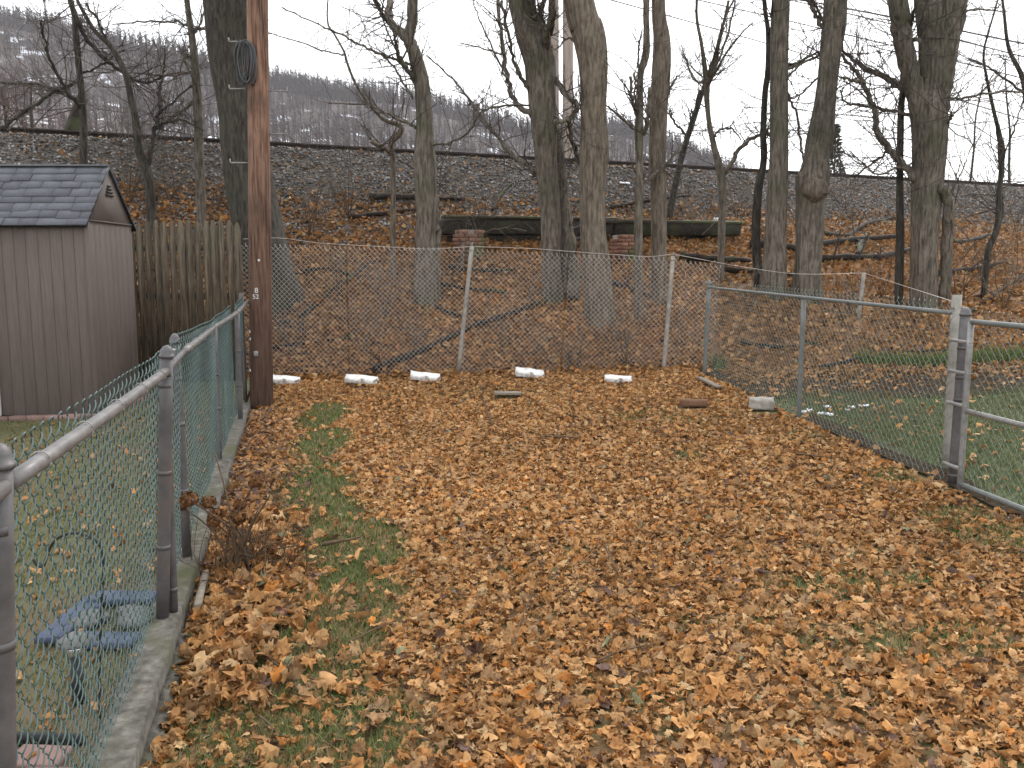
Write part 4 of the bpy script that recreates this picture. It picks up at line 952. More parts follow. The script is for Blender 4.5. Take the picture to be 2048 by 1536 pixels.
# ------------------------------------------------------------------ old wire fence at the back
def back_fence():
    Yb_ = 12.25
    rt = thing('chain_link_fence', at(930, 745, Yb_), 'tall rusty silver chain link fence sagging across the back of the yard', 'fence')
    p1a, p1b = at(915, 738, Yb_), at(944, 492, Yb_); p2a, p2b = at(1325, 756, Yb_), at(1346, 512, Yb_)
    for a_, b_, cp in ((p1a, p1b, 1), (p2a, p2b, 1)):
        o = dome_post(rt, a_ - [0, 0, .15], b_, .03, mat='oldpipe', cap=False, bands=(.97,))
        MB().tube(np.array([b_ - [0, 0, .02], b_ + [0, 0, .035], b_ + [.02, 0, .05]]), np.array([.012, .01, .006]), 6).build('wire_clip', M['galv'], o)
    pt = at(1728, 545, 13.2); pb = at(1716, 640, 13.2)
    dome_post(rt, pb, pt, .028, mat='oldpipe', cap=False)
    seg = [(486, 490, 742), (700, 497, 750), (930, 500, 742), (1130, 512, 752), (1335, 520, 756), (1428, 533, 758)]
    for i in range(len(seg) - 1):
        x0, t0, b0 = seg[i]; x1, t1, b1 = seg[i + 1]
        A = at(x0, b0, Yb_); B = at(x1, b1, Yb_); hA = at(x0, t0, Yb_)[2] - A[2]; hB = at(x1, t1, Yb_)[2] - B[2]
        chain(A, B, hA, hB, sub=1, sides=3, r=.0033, d=.069, bulge=.012, skew=.0 if i < 2 else .10, seed=80 + i, hooks=True).build('chain_link_mesh', M['wire'], rt)
    for pts in ([(486, 478), (560, 476), (640, 486), (780, 494), (860, 498), (944, 493)], [(944, 493), (1060, 497), (1130, 502), (1240, 510), (1300, 513), (1346, 508)], [(1346, 508), (1430, 524), (1500, 536), (1600, 548), (1728, 546)], [(1728, 546), (1915, 606)]):
        P = []
        for j, (x, y) in enumerate(pts):
            yy = Yb_ if x <= 1346 else (np.interp(x, [1346, 1728], [Yb_, 13.2]) if x <= 1728 else np.interp(x, [1728, 1915], [13.2, 6.75]))
            P.append(at(x, y, yy))
        MB().tube(crom(np.array(P), 6), .003, 4).build('tension_wire', M['wire'], rt)
back_fence()

# ------------------------------------------------------------------ stockade fence and shed
def stockade():
    rt = thing('stockade_fence', (-4.6, 12.0, float(H(-4.6, 12.0))), 'mossy weathered wooden picket fence between shed and utility pole', 'fence')
    x = -6.2; i = 0
    while x < -3.72:
        w_ = random.uniform(.098, .112); z0 = float(H(x, 12.0)) - .05; zt = 2.36 + random.uniform(-.025, .025) + .008 * (x + 4.5)
        hw = w_ / 2 - .003
        pr = [(-hw, z0), (hw, z0), (hw, zt - .14), (hw * .72, zt - .06), (hw * .3, zt - .008), (-hw * .3, zt - .008), (-hw * .72, zt - .06), (-hw, zt - .14)]
        c = x + w_ / 2; th = .016; ln = random.uniform(-.006, .006); yo = random.uniform(-.006, .006)
        v = [(c + a_ + ln * (b_ - z0), 12.0 + yo - th / 2, b_) for a_, b_ in pr] + [(c + a_ + ln * (b_ - z0), 12.0 + yo + th / 2, b_) for a_, b_ in pr]
        k = 8
        q = [[j, j + k, (j + 1) % k + k, (j + 1) % k] for j in range(k)]
        t = [[0, j, j + 1] for j in range(1, k - 1)] + [[k, k + j + 1, k + j] for j in range(1, k - 1)]
        MB().add(v, q, t).build('picket', M['picket'], rt); x += w_ + random.uniform(.002, .01)
    for z in (.7, 1.35, 2.0): MB().box((-4.96, 12.05, z), (2.5, .05, .08)).build('rail', M['picket'], rt)
stockade()
def shed():
    x1, y0, y1 = -4.65, 9.7, 10.82; x0 = -7.2
    zb = .08; ze = 2.24; zr = 2.85; ym = (y0 + y1) / 2
    rt = thing('garden_shed', (x1, y0, zb), 'brown garden shed with grooved siding and grey shingle roof', 'shed')
    wl = MB().box(((x0 + x1) / 2, ym, (zb + ze) / 2 - .02), (x1 - x0 - .05, y1 - y0 - .05, ze - zb - .06)).build('wall', M['siding'], rt)
    bw = .132
    n = int((x1 - x0 - .62) / bw) + 5
    xx = x1 - .012
    while xx > x0 + 1.6:                                     # front boards
        w_ = bw if xx < x1 - .06 else .132
        MB().box((xx - w_ / 2, y0 - .004, (zb + ze) / 2), (w_ - .003, .012, ze - zb), bev=.002).build('board', M['siding'], wl); xx -= w_
    dx = xx
    yy = y0 + .012
    while yy < y1 - .03:                                      # end wall boards
        w_ = min(bw, y1 - yy)
        MB().box((x1 + .004, yy + w_ / 2, (zb + ze) / 2), (.012, w_ - .002, ze - zb - .01), bev=.0015).build('board', M['siding'], wl); yy += w_
    MB().box((x1 + .005, y0 - .006, (zb + ze) / 2), (.05, .05, ze - zb - .01), bev=.004).build('corner_trim', M['siding'], wl)
    # door at the left of the front
    d = MB().box((dx - .5, y0 - .006, zb + .73), (.86, .03, 1.44), bev=.004).build('door', M['siding'], rt)
    MB().box((dx - .045, y0 - .02, zb + .73), (.085, .03, 1.46), bev=.004).build('door_trim', M['trimwhite'], rt)
    MB().box((dx - .95, y0 - .02, zb + .73), (.085, .03, 1.46), bev=.004).build('door_trim', M['trimwhite'], rt)
    MB().box((dx - .5, y0 - .02, zb + 1.505), (.99, .03, .085), bev=.004).build('door_trim', M['trimwhite'], rt)
    for z in (.5, 1.2): MB().box((dx - .07, y0 - .045, zb + z), (.12, .012, .09), bev=.003).build('hinge', M['black'], d)
    MB().box((dx - .5, y0 - .004, (zb + 1.55 + ze) / 2), (.99, .012, ze - zb - 1.55), bev=.002).build('board', M['siding'], wl)
    MB().box(((x0 + dx - 1.0) / 2, y0 - .004, (zb + ze) / 2), (dx - 1.0 - x0, .012, ze - zb), bev=.002).build('board', M['siding'], wl)
    # gable panel with horizontal seam and vent
    e = x1 + .016
    gv = [(e, y0, ze), (e, y1, ze), (e, ym, zr - .03), (e - .02, y0, ze), (e - .02, y1, ze), (e - .02, ym, zr - .03)]
    gb = MB().add(gv, [[0, 1, 4, 3], [1, 2, 5, 4], [2, 0, 3, 5]], [[0, 2, 1], [3, 4, 5]]).build('gable', M['siding'], rt)
    MB().box((e + .006, ym, ze + .0), (.012, y1 - y0 + .02, .016)).build('seam_strip', M['siding'], gb)
    for j in range(4): MB().box((e + .008, ym, zr - .30 + j * .035), (.016, .20 - j * .04, .014)).build('vent_slat', M['black'], gb)
    # roof
    oh = .07; xa, xb = x0 - .06, x1 + .03
    for s in (-1, 1):
        ye = (y0 - oh) if s < 0 else (y1 + oh); sl = (zr - ze) / (ym - y0)
        zee = ze - oh * sl + .02
        v = [(xa, ye, zee), (xb, ye, zee), (xb, ym, zr + .02), (xa, ym, zr + .02)]
        v2 = [(a_, b_, c_ - .018) for a_, b_, c_ in v]
        rf = MB().add(v + v2, [[0, 1, 2, 3], [7, 6, 5, 4], [0, 4, 5, 1], [1, 5, 6, 2], [2, 6, 7, 3], [3, 7, 4, 0]]).build('roof', M['shingle_dark'], rt)
        L = math.hypot(ym - ye, zr + .02 - zee); dv = np.array([0, (ym - ye) / L, (zr + .02 - zee) / L]); nv2 = unit(np.cross(np.array([1, 0, 0]), dv)); nv2 = nv2 if nv2[2] > 0 else -nv2
        nc = 8; ch = L / nc
        for c in range(nc):
            x = xa - random.uniform(0, .2)
            while x < xb - .02:
                w_ = random.uniform(.17, .34); xe = min(x + w_, xb + .012); xs = max(x, xa)
                if xe - xs > .03:
                    lo = c * ch - .012 - random.choice([0, 0, .02]); hi = min(L, (c + 1) * ch + .05); th = random.choice([.006, .009, .014])
                    p = np.array([0, ye, zee])
                    a_ = [np.array([X_, 0, 0]) + p + dv * q_ + nv2 * h_ for q_, h_ in ((lo, .010 + th), (hi, .004)) for X_ in (xs + .002, xe - .002)]
                    b_ = [np.array([X_, 0, 0]) + p + dv * q_ + nv2 * h_ for q_, h_ in ((lo, .004), (hi, .001)) for X_ in (xs + .002, xe - .002)]
                    v = a_ + b_
                    MB().add(v, [[0, 1, 3, 2], [4, 6, 7, 5], [0, 4, 5, 1], [2, 3, 7, 6], [0, 2, 6, 4], [1, 5, 7, 3]]).build('shingle', M['shingle'], rf)
                x += w_
        MB().tube(np.array([(xb + .004, ye, zee - .012), (xb + .004, ym, zr + .008)]), .008, 4).build('rake_edge', M['black'], rf)
    MB().box(((xa + xb) / 2, ym, zr + .035), (xb - xa, .07, .018), bev=.004).build('ridge_cap', M['shingle'], rt)
    # red brick edging at its foot
    be = thing('brick_edging', (x1, y0 - .1, .05), 'row of dull red bricks laid along the foot of the brown shed', 'edging')
    x = -7.0
    while x < x1 + .05:
        w_ = random.uniform(.19, .215); z = float(H(x, y0 - .1))
        MB().box((x + w_ / 2, y0 - .11 + random.uniform(-.012, .012), z + .012), (w_ - .01, .11, .07), rotz(random.uniform(-.05, .05)), bev=.006).build('brick', M['paverred'], be); x += w_
    y = y0 - .05
    while y < y1 - .1:
        z = float(H(x1 + .1, y)); MB().box((x1 + .1, y + .1, z + .012), (.11, .19, .07), rotz(random.uniform(-.05, .05)), bev=.006).build('brick', M['paverred'], be); y += .2
shed()

# ------------------------------------------------------------------ utility pole in the yard corner
def pole():
    Yp = 10.32; b = at(521, 800, Yp); b[2] = float(H(b[0], b[1])); t = at(512, -260, Yp)
    rt = thing('utility_pole', b, 'reddish brown wooden utility pole standing at the end of the left fence', 'pole')
    N = 60; P = np.linspace(b - [0, 0, .4], t, N); R = np.linspace(.138, .112, N)
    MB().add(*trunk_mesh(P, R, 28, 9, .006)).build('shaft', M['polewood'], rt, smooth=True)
    def on(py): f = (py - 800) / (-260 - 800); return b + (t - b) * f
    for py, s, ln in ((62, -1, .2), (153, -1, .2), (298, -1, .2), (157, 1, .22), (241, 1, .2)):
        c = on(py); r = .12
        MB().tube(np.array([c + [s * (r - .02), -.02, 0], c + [s * (r + ln * .5), -.02, 0], c + [s * (r + ln - .01), -.02, 0], c + [s * (r + ln), -.02, .012], c + [s * (r + ln), -.02, .045]]), .0085, 8, (0, 1, 0)).build('pole_step', M['galv'], rt, smooth=True)
    c = on(685) + [-.01, -.137, 0]; MB().box(c, (.05, .03, .065), bev=.004).build('bracket', M['galv'], rt)
    c = on(494) + [.03, -.128, 0]; MB().box(c, (.025, .012, .025), bev=.003).build('nail_plate', M['tagmetal'], rt)
    for txt, py, s, dx in (('8', 560, .085, -.02), ('52', 572, .075, -.045)):
        cu = bpy.data.curves.new('number', 'FONT'); cu.body = txt; cu.size = s; cu.extrude = .003
        to = bpy.data.objects.new('number_text', cu); COL.objects.link(to)
        me = bpy.data.meshes.new_from_object(to); bpy.data.objects.remove(to)
        o = bpy.data.objects.new('number_plate', me); COL.objects.link(o); me.materials.append(M['tagmetal'])
        o.parent = rt; c = on(py) + [dx, -.139, 0]; o.location = tuple(c - b); o.rotation_euler = (PI / 2, 0, 0)
    for py, dx in ((640, -.09), (655, -.085), (720, -.09)):
        c = on(py) + [dx, -.105, 0]; MB().box(c, (.012, .012, .03)).build('staple', M['tagmetal'], rt)
    # cable coil hung on the steps
    hang = on(66) + [-.2, -.03, 0]
    co = thing('cable_coil', hang, 'bundle of black cable loops hung from the pole steps', 'cable')
    for i in range(9):
        a0 = np.linspace(0, 2 * PI, 22); cc = on(106) + [-.17 + .013 * i, -.09 - .012 * i, -.01 * (i % 3)]
        rx = .055 + .012 * (i % 4); rz = .25 - .012 * (i % 5)
        pts = cc + np.stack([rx * np.sin(a0) + .03 * np.sin(2 * a0) * .3, .02 * np.cos(a0 + i), rz * np.cos(a0)], -1)
        MB().tube(pts, .007, 6, (0, 1, 0)).build('loop', M['cable'], co, smooth=True)
    cc = on(110) + [-.035, -.15, 0]; a0 = np.linspace(-.2, PI + .1, 12)
    MB().tube(cc + np.stack([.06 * np.sin(a0), 0 * a0, .22 * np.cos(a0)], -1), .014, 8).build('loop', M['cable'], co, smooth=True)
pole()

# ------------------------------------------------------------------ white painted blocks and odds and ends in the yard
def rough_block(name, c, s, rz, mat, label, cat, tilt=0.0, group=None, jit=.006):
    bm = bmesh.new(); bmesh.ops.create_cube(bm, size=1)
    bmesh.ops.subdivide_edges(bm, edges=list(bm.edges), cuts=3, use_grid_fill=True)
    rg = np.random.default_rng(len(label) * 7 + int(s[0] * 1000))
    for v in bm.verts:
        e = sum(abs(abs(k) - .5) < 1e-4 for k in v.co)
        sh = 1 - (.012 if e >= 2 else 0) - (.015 if e == 3 else 0)
        v.co = Vector((v.co.x * s[0] * (1 - .006 * (e >= 2)), v.co.y * s[1] * sh, v.co.z * s[2] * sh)) + Vector(rg.normal(0, jit, 3) * (1 if e >= 2 else .5))
    mtx = Matrix.Translation(Vector(c)) @ Matrix.Rotation(rz, 4, 'Z') @ Matrix.Rotation(tilt, 4, 'X') @ Matrix.Rotation(tilt * .4, 4, 'Y')
    bm.transform(mtx)
    o = MB().bm(bm).build(name, M[mat], origin=c)
    return tag(o, label, cat, group)
for px, py, ln, rz, tl, lab in [(566, 773, .42, .03, .25, 'white painted block lying against the foot of the utility pole'), (722, 773, .43, .0, .3, 'white painted block with leaves on its edge, second from the utility pole'), (850, 767, .40, .12, .3, 'tilted white painted block, middle one of the five along the back fence'),
                                (1060, 760, .39, .1, .35, 'white painted block lying alone between the two silver fence posts'), (1237, 768, .35, -.07, .15, 'half buried white painted block beside the right silver fence post')]:
    g = G(px, py); rough_block('painted_block', g + np.array([0, .05, .085 if ln > .36 else .055]), (ln, .17, .062), rz, 'whiteblock', lab, 'block', tl, 'white blocks along the back fence', .004)
g = G(1525, 822); rough_block('concrete_block', g + np.array([0, .05, .075]), (.25, .2, .12), -.25, 'greyblock', 'pale grey concrete block at the foot of the green wire fence', 'block')
g = G(1388, 817); rough_block('wood_block', g + np.array([0, .03, .06]), (.3, .09, .07), -.05, 'redwood', 'short reddish brown wood block lying on the leaves', 'block', 0, None, .003)
g = G(1016, 796); rough_block('board', g + np.array([0, .03, .055]), (.32, .14, .03), 0, 'plank', 'small grey board lying flat on the leaves at the back', 'board', 0, None, .002)
a_, b_ = G(1398, 762), G(1436, 786); c = (a_ + b_) / 2; rough_block('board', c + np.array([0, 0, .06]), (float(np.linalg.norm(b_ - a_)), .07, .025), math.atan2(b_[1] - a_[1], b_[0] - a_[0]), 'plank', 'narrow weathered plank at the corner post of the green fence', 'board', 0, None, .002)
a_, b_ = G(398, 1232), G(412, 1165); c = (a_ + b_) / 2; rough_block('stick', c + np.array([0, 0, .06]), (float(np.linalg.norm(b_ - a_)) * 1.3, .035, .03), math.atan2(b_[1] - a_[1], b_[0] - a_[0]), 'plank', 'short split grey stick among leaves by the kerb', 'stick', 0.1, None, .003)
g = G(551, 1240); rough_block('broken_brick', g + np.array([0, 0, .025]), (.11, .08, .06), .5, 'brick', 'broken mossy brick half buried in leaves near the dried shrub', 'brick', .15)
def stick(px_pts, rpx, label, mat='log', name='fallen_branch', cat='branch', lift=.03, ntw=0, group=None, sides=8, seed=0):
    rg = np.random.default_rng(seed + 300); P = []
    for i, (x, y) in enumerate(px_pts):
        g = G(x, y); r = rpx * g[1] / FPX; P.append(np.append(g + np.array([0, 0, r * .7 + lift]), r * (1 - .55 * i / max(1, len(px_pts) - 1))))
    c = crom(np.array(P), 5); c[:, :3] += rg.normal(0, .2, (len(c), 3)) * np.minimum(c[:, 3:], .05)
    rt = thing(name, P[0][:3], label, cat, group)
    MB().add(*trunk_mesh(c[:, :3], c[:, 3], sides, seed, .08)).build('stem', M[mat], rt, smooth=True)
    out = []
    for _ in range(ntw):
        i = rg.integers(1, len(c) - 1); d = unit(rg.normal(0, .6, 3) + np.array([0, 0, .5]))
        grow(out, c[i, :3], d, rg.uniform(.25, .7), max(.004, c[i, 3] * .35), 1, 2, rg)
    if out: twig_mesh(out, 'side_twigs', M['twig'], rt)
    return rt
# twigs on the leaf carpet
for i, (pts, r, lab) in enumerate([([(985, 860), (970, 820), (962, 780)], 1.5, 'thin upright dead stem poking from the leaves near the grey board'), ([(645, 1105), (690, 1100), (720, 1092)], 5, 'dark knobbly stick lying on the green grass strip'), ([(520, 1330), (580, 1365), (640, 1385), (760, 1410)], 2.2, 'long thin twig lying across the grass near the kerb'),
                                   ([(1025, 1310), (1050, 1240), (1078, 1175)], 2, 'thin pale twig lying straight among the leaves of the yard centre'), ([(1195, 1345), (1240, 1325), (1310, 1310)], 3, 'short dark bent stick on the leaves of the yard centre'), ([(1210, 1110), (1230, 1150), (1245, 1185)], 2.2, 'small dark forked twig sticking up from leaves'),
                                   ([(700, 1305), (750, 1280), (800, 1258)], 2.4, 'brown twig lying beside the lower grass patch'), ([(1090, 884), (1130, 886), (1160, 888)], 2.5, 'short dark stick lying flat in the far half of the yard'), ([(1590, 920), (1640, 926), (1670, 930)], 2, 'thin stick lying near the green wire fence'), ([(520, 1455), (545, 1480), (540, 1500)], 2, 'curved pale twig lying on grass near the bottom kerb')]):
    stick(pts, r, lab, 'stem', 'fallen_twig', 'twig', .05, 0, None, 6, i)
# fallen wood on the slope
for i, (pts, r, nt_, lab) in enumerate([([(740, 752), (860, 700), (960, 655), (1050, 625), (1120, 590), (1165, 560)], 9, 10, 'long dead branch sloping up behind the back fence to the broad trunk'), ([(545, 700), (620, 690), (720, 680)], 5, 5, 'thin fallen branch behind the fence next to the pole'), ([(556, 655), (580, 650), (610, 655)], 7, 1, 'short dark log at the base of the thick dark trunk'),
                                        ([(600, 640), (700, 560), (760, 520)], 6, 6, 'slanting dead branch between the thick dark trunk and slim grey tree'), ([(740, 400), (830, 402), (930, 405)], 9, 2, 'broken dark log lying along the foot of the stones'), ([(700, 440), (800, 428), (880, 420)], 6, 3, 'thin dark log just below the stones left of the timber'), ([(985, 425), (1000, 395), (1030, 365)], 4, 1, 'bare snapped branch standing out above the timber'),
                                        ([(1500, 495), (1590, 503), (1690, 489), (1800, 478)], 11, 9, 'mossy fallen log behind the leaning trunk'), ([(1640, 470), (1690, 478), (1722, 458), (1765, 446), (1806, 440)], 7, 6, 'crooked dark root log left of the largest tree'), ([(1716, 520), (1722, 492), (1733, 475)], 9, 0, 'upright broken stump among fallen logs'), ([(1640, 525), (1760, 520), (1820, 505)], 10, 5, 'dark log lying low between leaning and forked trunks'),
                                        ([(1890, 480), (1920, 490), (1990, 475)], 9, 3, 'dark log right of the largest tree'), ([(1870, 555), (1940, 545), (2010, 530)], 8, 4, 'thin log on the leafy slope behind the gate post'), ([(1900, 660), (1980, 600), (2060, 545)], 5, 6, 'pale thin branch leaning across the slope behind the gate'), ([(1440, 545), (1520, 552), (1600, 560)], 8, 3, 'dark fallen log just above the green fence corner'),
                                        ([(1360, 520), (1430, 528), (1500, 530)], 12, 2, 'thick dark log lying behind the right silver post'), ([(1220, 420), (1300, 405), (1380, 395)], 5, 3, 'thin dead branch lying above the timber on the stones'), ([(1200, 565), (1250, 580), (1300, 600)], 9, 4, 'dark rotting log right of the broad bending trunk'), ([(560, 560), (640, 545), (720, 560)], 7, 4, 'dark log low on the slope right of the pole'),
                                        ([(880, 575), (950, 585), (1010, 590)], 7, 3, 'dark broken log behind the left silver fence post'), ([(870, 620), (930, 640), (960, 650)], 5, 3, 'small dark branch behind the mesh right of the slim grey tree'), ([(900, 540), (960, 548), (1030, 546)], 8, 3, 'rotting log just above the left silver fence post'), ([(1640, 740), (1760, 715), (1900, 705)], 5, 6, 'thin dark branch lying on leaves behind the green fence'), ([(1480, 690), (1560, 700), (1640, 690)], 6, 5, 'dark branch lying behind the left part of the green fence')]):
    stick(pts, r * .8, lab, 'log', 'fallen_branch' if r < 8 else 'fallen_log', 'branch' if r < 8 else 'log', .02, nt_ if nt_ >= 4 else 0, None, 9, 30 + i)
# bare brush behind the fence
rgb = np.random.default_rng(77)
for i, (px, py, hh) in enumerate([(800, 660, 1.1), (770, 640, .9), (600, 690, .6), (680, 600, .8), (730, 700, .7), (1010, 700, .6), (1060, 720, .5), (1230, 690, .9), (1260, 730, .6), (1150, 740, .5), (900, 560, .8), (830, 700, .5), (1330, 660, .8), (1380, 700, .7), (1500, 620, .9), (1700, 640, .9), (1760, 600, 1.0), (1920, 600, 1.2), (2010, 620, 1.3), (1960, 560, 1.2),
                                     (620, 470, 1.1), (700, 430, 1.2), (960, 470, .8), (1400, 480, .9), (1480, 440, .8), (260, 400, 1.4), (340, 400, 1.2), (440, 420, 1.0), (1690, 420, .8), (2030, 470, 1.3)]):
    b = G(px, py); root = thing('bare_shrub', b, '', '')
    near = ['behind the chain link fence by the slim grey tree', 'behind the mesh left of the slim grey tree', 'low behind the mesh beside the utility pole', 'on the slope between the thick dark trunk and slim tree', 'low at the mesh between pole and left silver post', 'low at the mesh right of the left silver post', 'small by the mesh midway between silver posts', 'in front of the slender greenish trunk', 'low by the mesh before the slender greenish trunk', 'tiny by the mesh behind the lone white block',
            'near the left brick pier', 'low behind the mesh left of the left silver post', 'before the straight pale peeling trunk', 'behind the right end of the silver mesh', 'behind the green fence near its corner post', 'behind the green fence below the leaning trunk', 'left of the thin sapling before the forked tree', 'behind the capped gate post', 'above the gate among the leaves', 'right of the largest forked tree',
            'below the stones right of the pole', 'at the stone edge left of the dead sapling', 'in front of the long timber', 'at the right end of the long timber', 'above the timber by the slim switch sapling', 'above the shed roof', 'between the shed roof and slender sapling', 'behind the pickets next to the thick dark trunk', 'on the stones right of the burl', 'high on the slope above the gate']
    tag(root, 'bare twiggy shrub ' + near[i], 'shrub', 'bare shrubs on the slope')
    out = []; stems = MB()
    for _ in range(int(rgb.integers(5, 9))):
        d = unit(np.array([rgb.normal(0, .45), rgb.normal(0, .3), 1])); st = []
        grow(st, b + np.array([rgb.normal(0, .05), rgb.normal(0, .05), -.03]), d, hh * rgb.uniform(.7, 1.2), .009, 0, 2, rgb, .08, (3, 6))
        stems.tube(st[0][0], st[0][1], 5, None, False); out += st[1:]
    stems.build('stem', M['stem'], root); twig_mesh(out, 'twigs', M['vine'], root)

# collapsed timber platform on brick piers below the stones
def timber():
    A, B = G(884, 488), G(1478, 484)
    dv = unit((B - A) * [1, 1, .0]); ang = math.atan2(dv[1], dv[0]); L = np.linalg.norm((B - A)[:2]); dz = (B[2] - A[2])
    rt = thing('timber_platform', A, 'long dark tarred timber platform collapsed on the slope below the stones', 'platform')
    nvv = np.array([-dv[1], dv[0], 0])
    def bar(f0, f1, off, z, h, d, name):
        c = A + (B - A) * (f0 + f1) / 2 + nvv * off + np.array([0, 0, z])
        M_ = rotz(ang) @ Matrix.Rotation(-math.atan2(dz, L), 3, 'Y')
        M_ = M_ @ Matrix.Rotation(random.uniform(-.012, .012), 3, 'Y') @ Matrix.Rotation(random.uniform(-.06, .12) if name == 'plank' else 0, 3, 'X')
        MB().box(c, (L * (f1 - f0), d, h), M_, .02, .012).build(name, M['oldplank' if name == 'plank' else 'oldtimber'], rt)
    bar(0, .54, .05, .30, .26, .22, 'beam'); bar(.545, 1, .03, .24, .24, .22, 'beam')
    bar(.02, .5, .10, .07, .16, .2, 'beam'); bar(.55, .93, .12, .03, .16, .2, 'beam')
    for k in range(4): bar(.0 + .01 * k, .56 - .03 * k, -.02 + .17 * k, .46 - .015 * k, .05, .155, 'plank')
    for k in range(3): bar(.5 + .02 * k, 1.0 - .03 * k, -.03 + .17 * k, .40 - .015 * k, .05, .155, 'plank')
    for f in (.1, .35, .62, .88):
        c = A + (B - A) * f + nvv * .35 + np.array([0, 0, .12]); MB().box(c, (.2, .6, .34), rotz(ang), .01, .01).build('bearer', M['oldtimber'], rt)
    for f_, z_ in ((.12, .5), (.3, .52), (.72, .46), (.86, .44)):
        c = A + (B - A) * f_ + nvv * .1; out = []; rg = np.random.default_rng(int(f_ * 100))
        for _ in range(3): grow(out, c + np.array([rg.normal(0, .15), -.25, z_ - .3]), unit(np.array([rg.normal(0, 1), -.2, rg.uniform(.1, .7)])), rg.uniform(.6, 1.1), .011, 1, 2, rg, .02)
        b0 = thing('dead_brush', c, '', ''); tag(b0, {.12: 'dead brush hanging over the timber above the mossy pier', .3: 'dead brush on the timber between pier and twisted tree', .72: 'dead brush on the timber beside the pale peeling trunk', .86: 'dead brush on the timber near its free end'}[f_], 'brush', 'dead brush on the timber')
        twig_mesh(out, 'twigs', M['vine'], b0)
    for px, py, lab in ((937, 512, 'mossy broken brick pier under the left part of the dark timber'), (1252, 520, 'red brick pier under the timber beside the slender greenish trunk')):
        g = G(px, py); pr = thing('brick_pier', g, lab, 'pier')
        MB().box(g + np.array([0, 0, .2]), (.36, .36, .5), rotz(.45)).build('mortar_core', M['mortar'], pr)
        for c in range(8):
            for s in range(4):
                a0 = .45 + s * PI / 2
                for k in (-1, 0, 1):
                    wid = .128
                    if random.random() < (.28 if c > 6 else .02): continue
                    o_ = (k * .133 + (.035 if c % 2 else -.03) * (1 if k else .5)) * .93
                    p = g + np.array([math.cos(a0) * o_ - math.sin(a0) * .19, math.sin(a0) * o_ + math.cos(a0) * .19, -.06 + c * .068])
                    MB().box(p, (wid - .01, .05, .057), rotz(a0), .003, .004).build('brick', M['brick'], pr)
timber()
rgs = np.random.default_rng(5)
for i in range(9):
    g = G(1690 + rgs.normal(0, 45), 828 + rgs.normal(0, 8)) if i < 6 else G(1625 + rgs.normal(0, 14), 828 + rgs.normal(0, 4)); g[2] = float(H(g[0], g[1])) + .02
    rough_block('snow_patch', g, (rgs.uniform(.04, .1), rgs.uniform(.03, .06), .015), rgs.uniform(0, 3), 'snow', 'tiny melting patch of snow on the dark bed behind the green fence', 'snow', 0, 'snow patches on the bed', .006)
# scraps of litter on the bank
g = G(1250, 368); rough_block('snow_patch', g + np.array([0, 0, .02]), (.22, .1, .03), .3, 'snow', 'thin white scrap lying on the grey stones behind the slender trunk', 'scrap', .2, None, .006)
g = G(1432, 448); rough_block('litter_bag', g + np.array([0, 0, .05]), (.1, .1, .14), .3, 'snow', 'small white plastic scrap caught at the timber end', 'litter', .3, None, .012)

# ------------------------------------------------------------------ dried hydrangea by the kerb
def hydrangea():
    b = G(492, 1150); rt = thing('dried_shrub', b, 'dried hydrangea shrub with brown flower heads beside the kerb', 'shrub')
    rg = np.random.default_rng(21)
    tips = [(378, 998, .055), (363, 1010, .035), (418, 1005, .05), (432, 1030, .052), (428, 1042, .045), (480, 1008, .04), (512, 962, .045), (478, 1035, .045), (540, 990, .0), (430, 905, 0), (556, 1060, .0), (596, 1090, 0), (500, 1050, .0), (520, 1010, 0), (574, 1080, 0), (460, 1040, 0), (410, 1075, .0), (545, 1100, .03), (585, 1115, .03)]
    heads = []
    for i, (px, py, hr) in enumerate(tips):
        p = b + np.array([rg.normal(0, .07), rg.normal(0, .05), -.02]); t = at(px, py, b[1] + rg.normal(0, .12))
        mid = (p + t) / 2 + np.array([(p[0] - t[0]) * .18, 0, .04]) + rg.normal(0, .015, 3)
        c = crom(np.array([np.append(p, .008), np.append(mid, .0062), np.append(t, .0042)]), 6)
        MB().tube(c[:, :3], c[:, 3], 6).build('stem', M['stem'], rt, smooth=True)
        if hr:
            n = 150; d = rg.normal(0, 1, (n, 3)); d /= np.linalg.norm(d, axis=1)[:, None]
            pos = t + d * hr * rg.uniform(.7, 1.0, (n, 1)) * [1, 1, .85]
            e1 = np.cross(d, rg.normal(0, 1, (n, 3))); e1 /= np.linalg.norm(e1, axis=1)[:, None]; e2 = np.cross(d, e1) + d * rg.normal(0, .5, (n, 1)); s = rg.uniform(.007, .014, (n, 1))
            v = np.stack([pos - e1 * s, pos + e2 * s, pos + e1 * s, pos - e2 * s], 1).reshape(-1, 3)
            col = np.array([.19, .085, .03]) * rg.uniform(.45, 1.3, (n, 1)); col = np.repeat(col, 4, 0)
            MB().add(v, np.arange(n * 4).reshape(-1, 4), None, col).build('flower_head', M['head'], rt)
    out = []
    for _ in range(75):
        p = b + np.array([rg.normal(.05, .15), rg.normal(0, .1), -.01]); d = unit(np.array([rg.normal(0, .35), rg.normal(0, .3), 1]))
        grow(out, p, d, rg.uniform(.15, .45), .0042, 1, 2, rg, .05, (1, 3))
    twig_mesh(out, 'twigs', M['stem'], rt)
hydrangea()

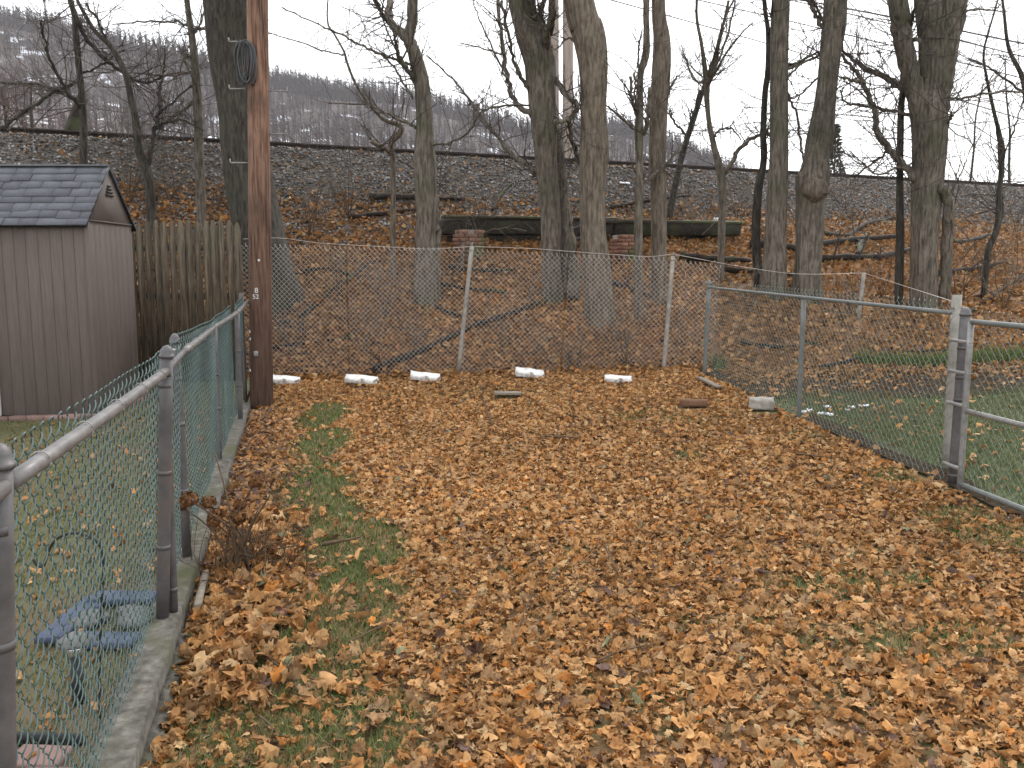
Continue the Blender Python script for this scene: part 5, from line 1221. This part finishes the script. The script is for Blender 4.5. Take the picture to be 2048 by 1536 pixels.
# ------------------------------------------------------------------ things on the left lawn seen through the wire
def left_bits():
    def GL(px, py): 
        d = ray(px, py); z = -.01; t = (z - CAMZ) / d[2]; p = np.array([0, 0, CAMZ]) + d * t
        p[2] = float(H(p[0], p[1])); return p
    # planter frame
    a, b_, c_, d_ = GL(100, 1278), GL(192, 1200), GL(304, 1200), GL(262, 1282)
    rt = thing('planter_frame', (a + c_) / 2, 'low blue painted board frame with stones and leaves inside on the side lawn', 'planter')
    for p, q in ((a, b_), (b_, c_), (d_, a + (d_ - a) * .3)):
        m_ = (p + q) / 2; v = q - p; MB().box(m_ + [0, 0, .03], (np.linalg.norm(v) + .04, .13, .03), rotz(math.atan2(v[1], v[0])), .003, .002).build('board', M['blueboard'], rt)
    ctr = (a + b_ + c_ + d_) / 4
    for i in range(9):
        p = ctr + np.array([random.uniform(-.18, .2), random.uniform(-.14, .14), .03]); bm = bmesh.new(); bmesh.ops.create_icosphere(bm, subdivisions=2, radius=random.uniform(.035, .07))
        for v in bm.verts: v.co = Vector((v.co.x * 1.3, v.co.y, v.co.z * .6)) * random.uniform(.88, 1.1) + Vector(p)
        tag(MB().bm(bm).build('stone', M['darkstone'], origin=p, smooth=True), 'grey stone lying inside the blue board frame', 'stone', 'stones in the blue frame')
    # solar light
    p = GL(156, 1384); rt = thing('solar_light', p, 'black stake solar light with shiny round cap on the side lawn', 'garden light')
    MB().tube(np.array([p - [0, 0, .05], p + [0, 0, .2]]), .024, 12).build('stake', M['black'], rt, smooth=True)
    zc = p + [0, 0, .2]; MB().tube(zc + np.outer([0, .02, .05], [0, 0, 1]), np.array([.026, .034, .04]), 16, (0, 1, 0)).build('lens', M['chrome'], rt, smooth=True)
    MB().tube(zc + np.outer([.05, .052, .065, .085, .1], [0, 0, 1]), np.array([.05, .07, .068, .04, .01]), 20, (0, 1, 0)).build('cap', M['darkstone'], rt, smooth=True)
    # shepherd hook
    p = GL(197, 1420); Yh = p[1]; rt = thing('plant_hook', p, 'thin black shepherd hook standing in the side lawn near the kerb', 'plant hook')
    pts = [p - [0, 0, .05]] + [at(x, y, Yh) for x, y in ((199, 1340), (203, 1200), (207, 1130), (200, 1092), (180, 1074), (152, 1066), (122, 1072), (103, 1090), (93, 1115), (86, 1132), (74, 1130), (66, 1118))]
    MB().tube(crom(np.array(pts), 5), .0055, 8, (0, 1, 0)).build('rod', M['black'], rt, smooth=True)
    # pavers at the near edge
    e = thing('lawn_edging', GL(60, 1462), 'black plastic edging strip bordering the pavers at the kerb', 'edging')
    MB().box((GL(20, 1462) + GL(110, 1458)) / 2 + [0, 0, .02], (.4, .02, .06), rotz(-.05), .002, .004).build('strip', M['black'], e)
    k = 0
    for iy in range(4):
        for ix in range(4):
            q = GL(70, 1500) + np.array([-.4 + ix * .2 + (.09 if iy % 2 else 0), .02 - iy * .145, .012])
            if q[0] > XL(q[1]) - .18: continue
            o = MB().box(q, (.19, .135, .05), rotz(-.05 + random.uniform(-.03, .03)), .003, .008).build('paver', M['paverred'], origin=q)
            tag(o, 'dusty brownish paving brick beside the black edging strip at the kerb', 'paver', 'pavers by the kerb'); k += 1
left_bits()

# ------------------------------------------------------------------ thin winter haze
hb = MB().box((0, 0, 130), (1840, 1840, 265)).build('haze', None, origin=(0, 0, 130))
hm = bpy.data.materials.new('haze_air'); hm.use_nodes = True
n_ = hm.node_tree; n_.nodes.clear(); ho = n_.nodes.new('ShaderNodeOutputMaterial'); hv = n_.nodes.new('ShaderNodeVolumePrincipled')
hv.inputs['Color'].default_value = (.93, .95, 1, 1); hv.inputs['Density'].default_value = .00022; hv.inputs['Anisotropy'].default_value = .2
n_.links.new(hv.outputs[0], ho.inputs['Volume']); hb.data.materials.append(hm)
tag(hb, kind='stuff')
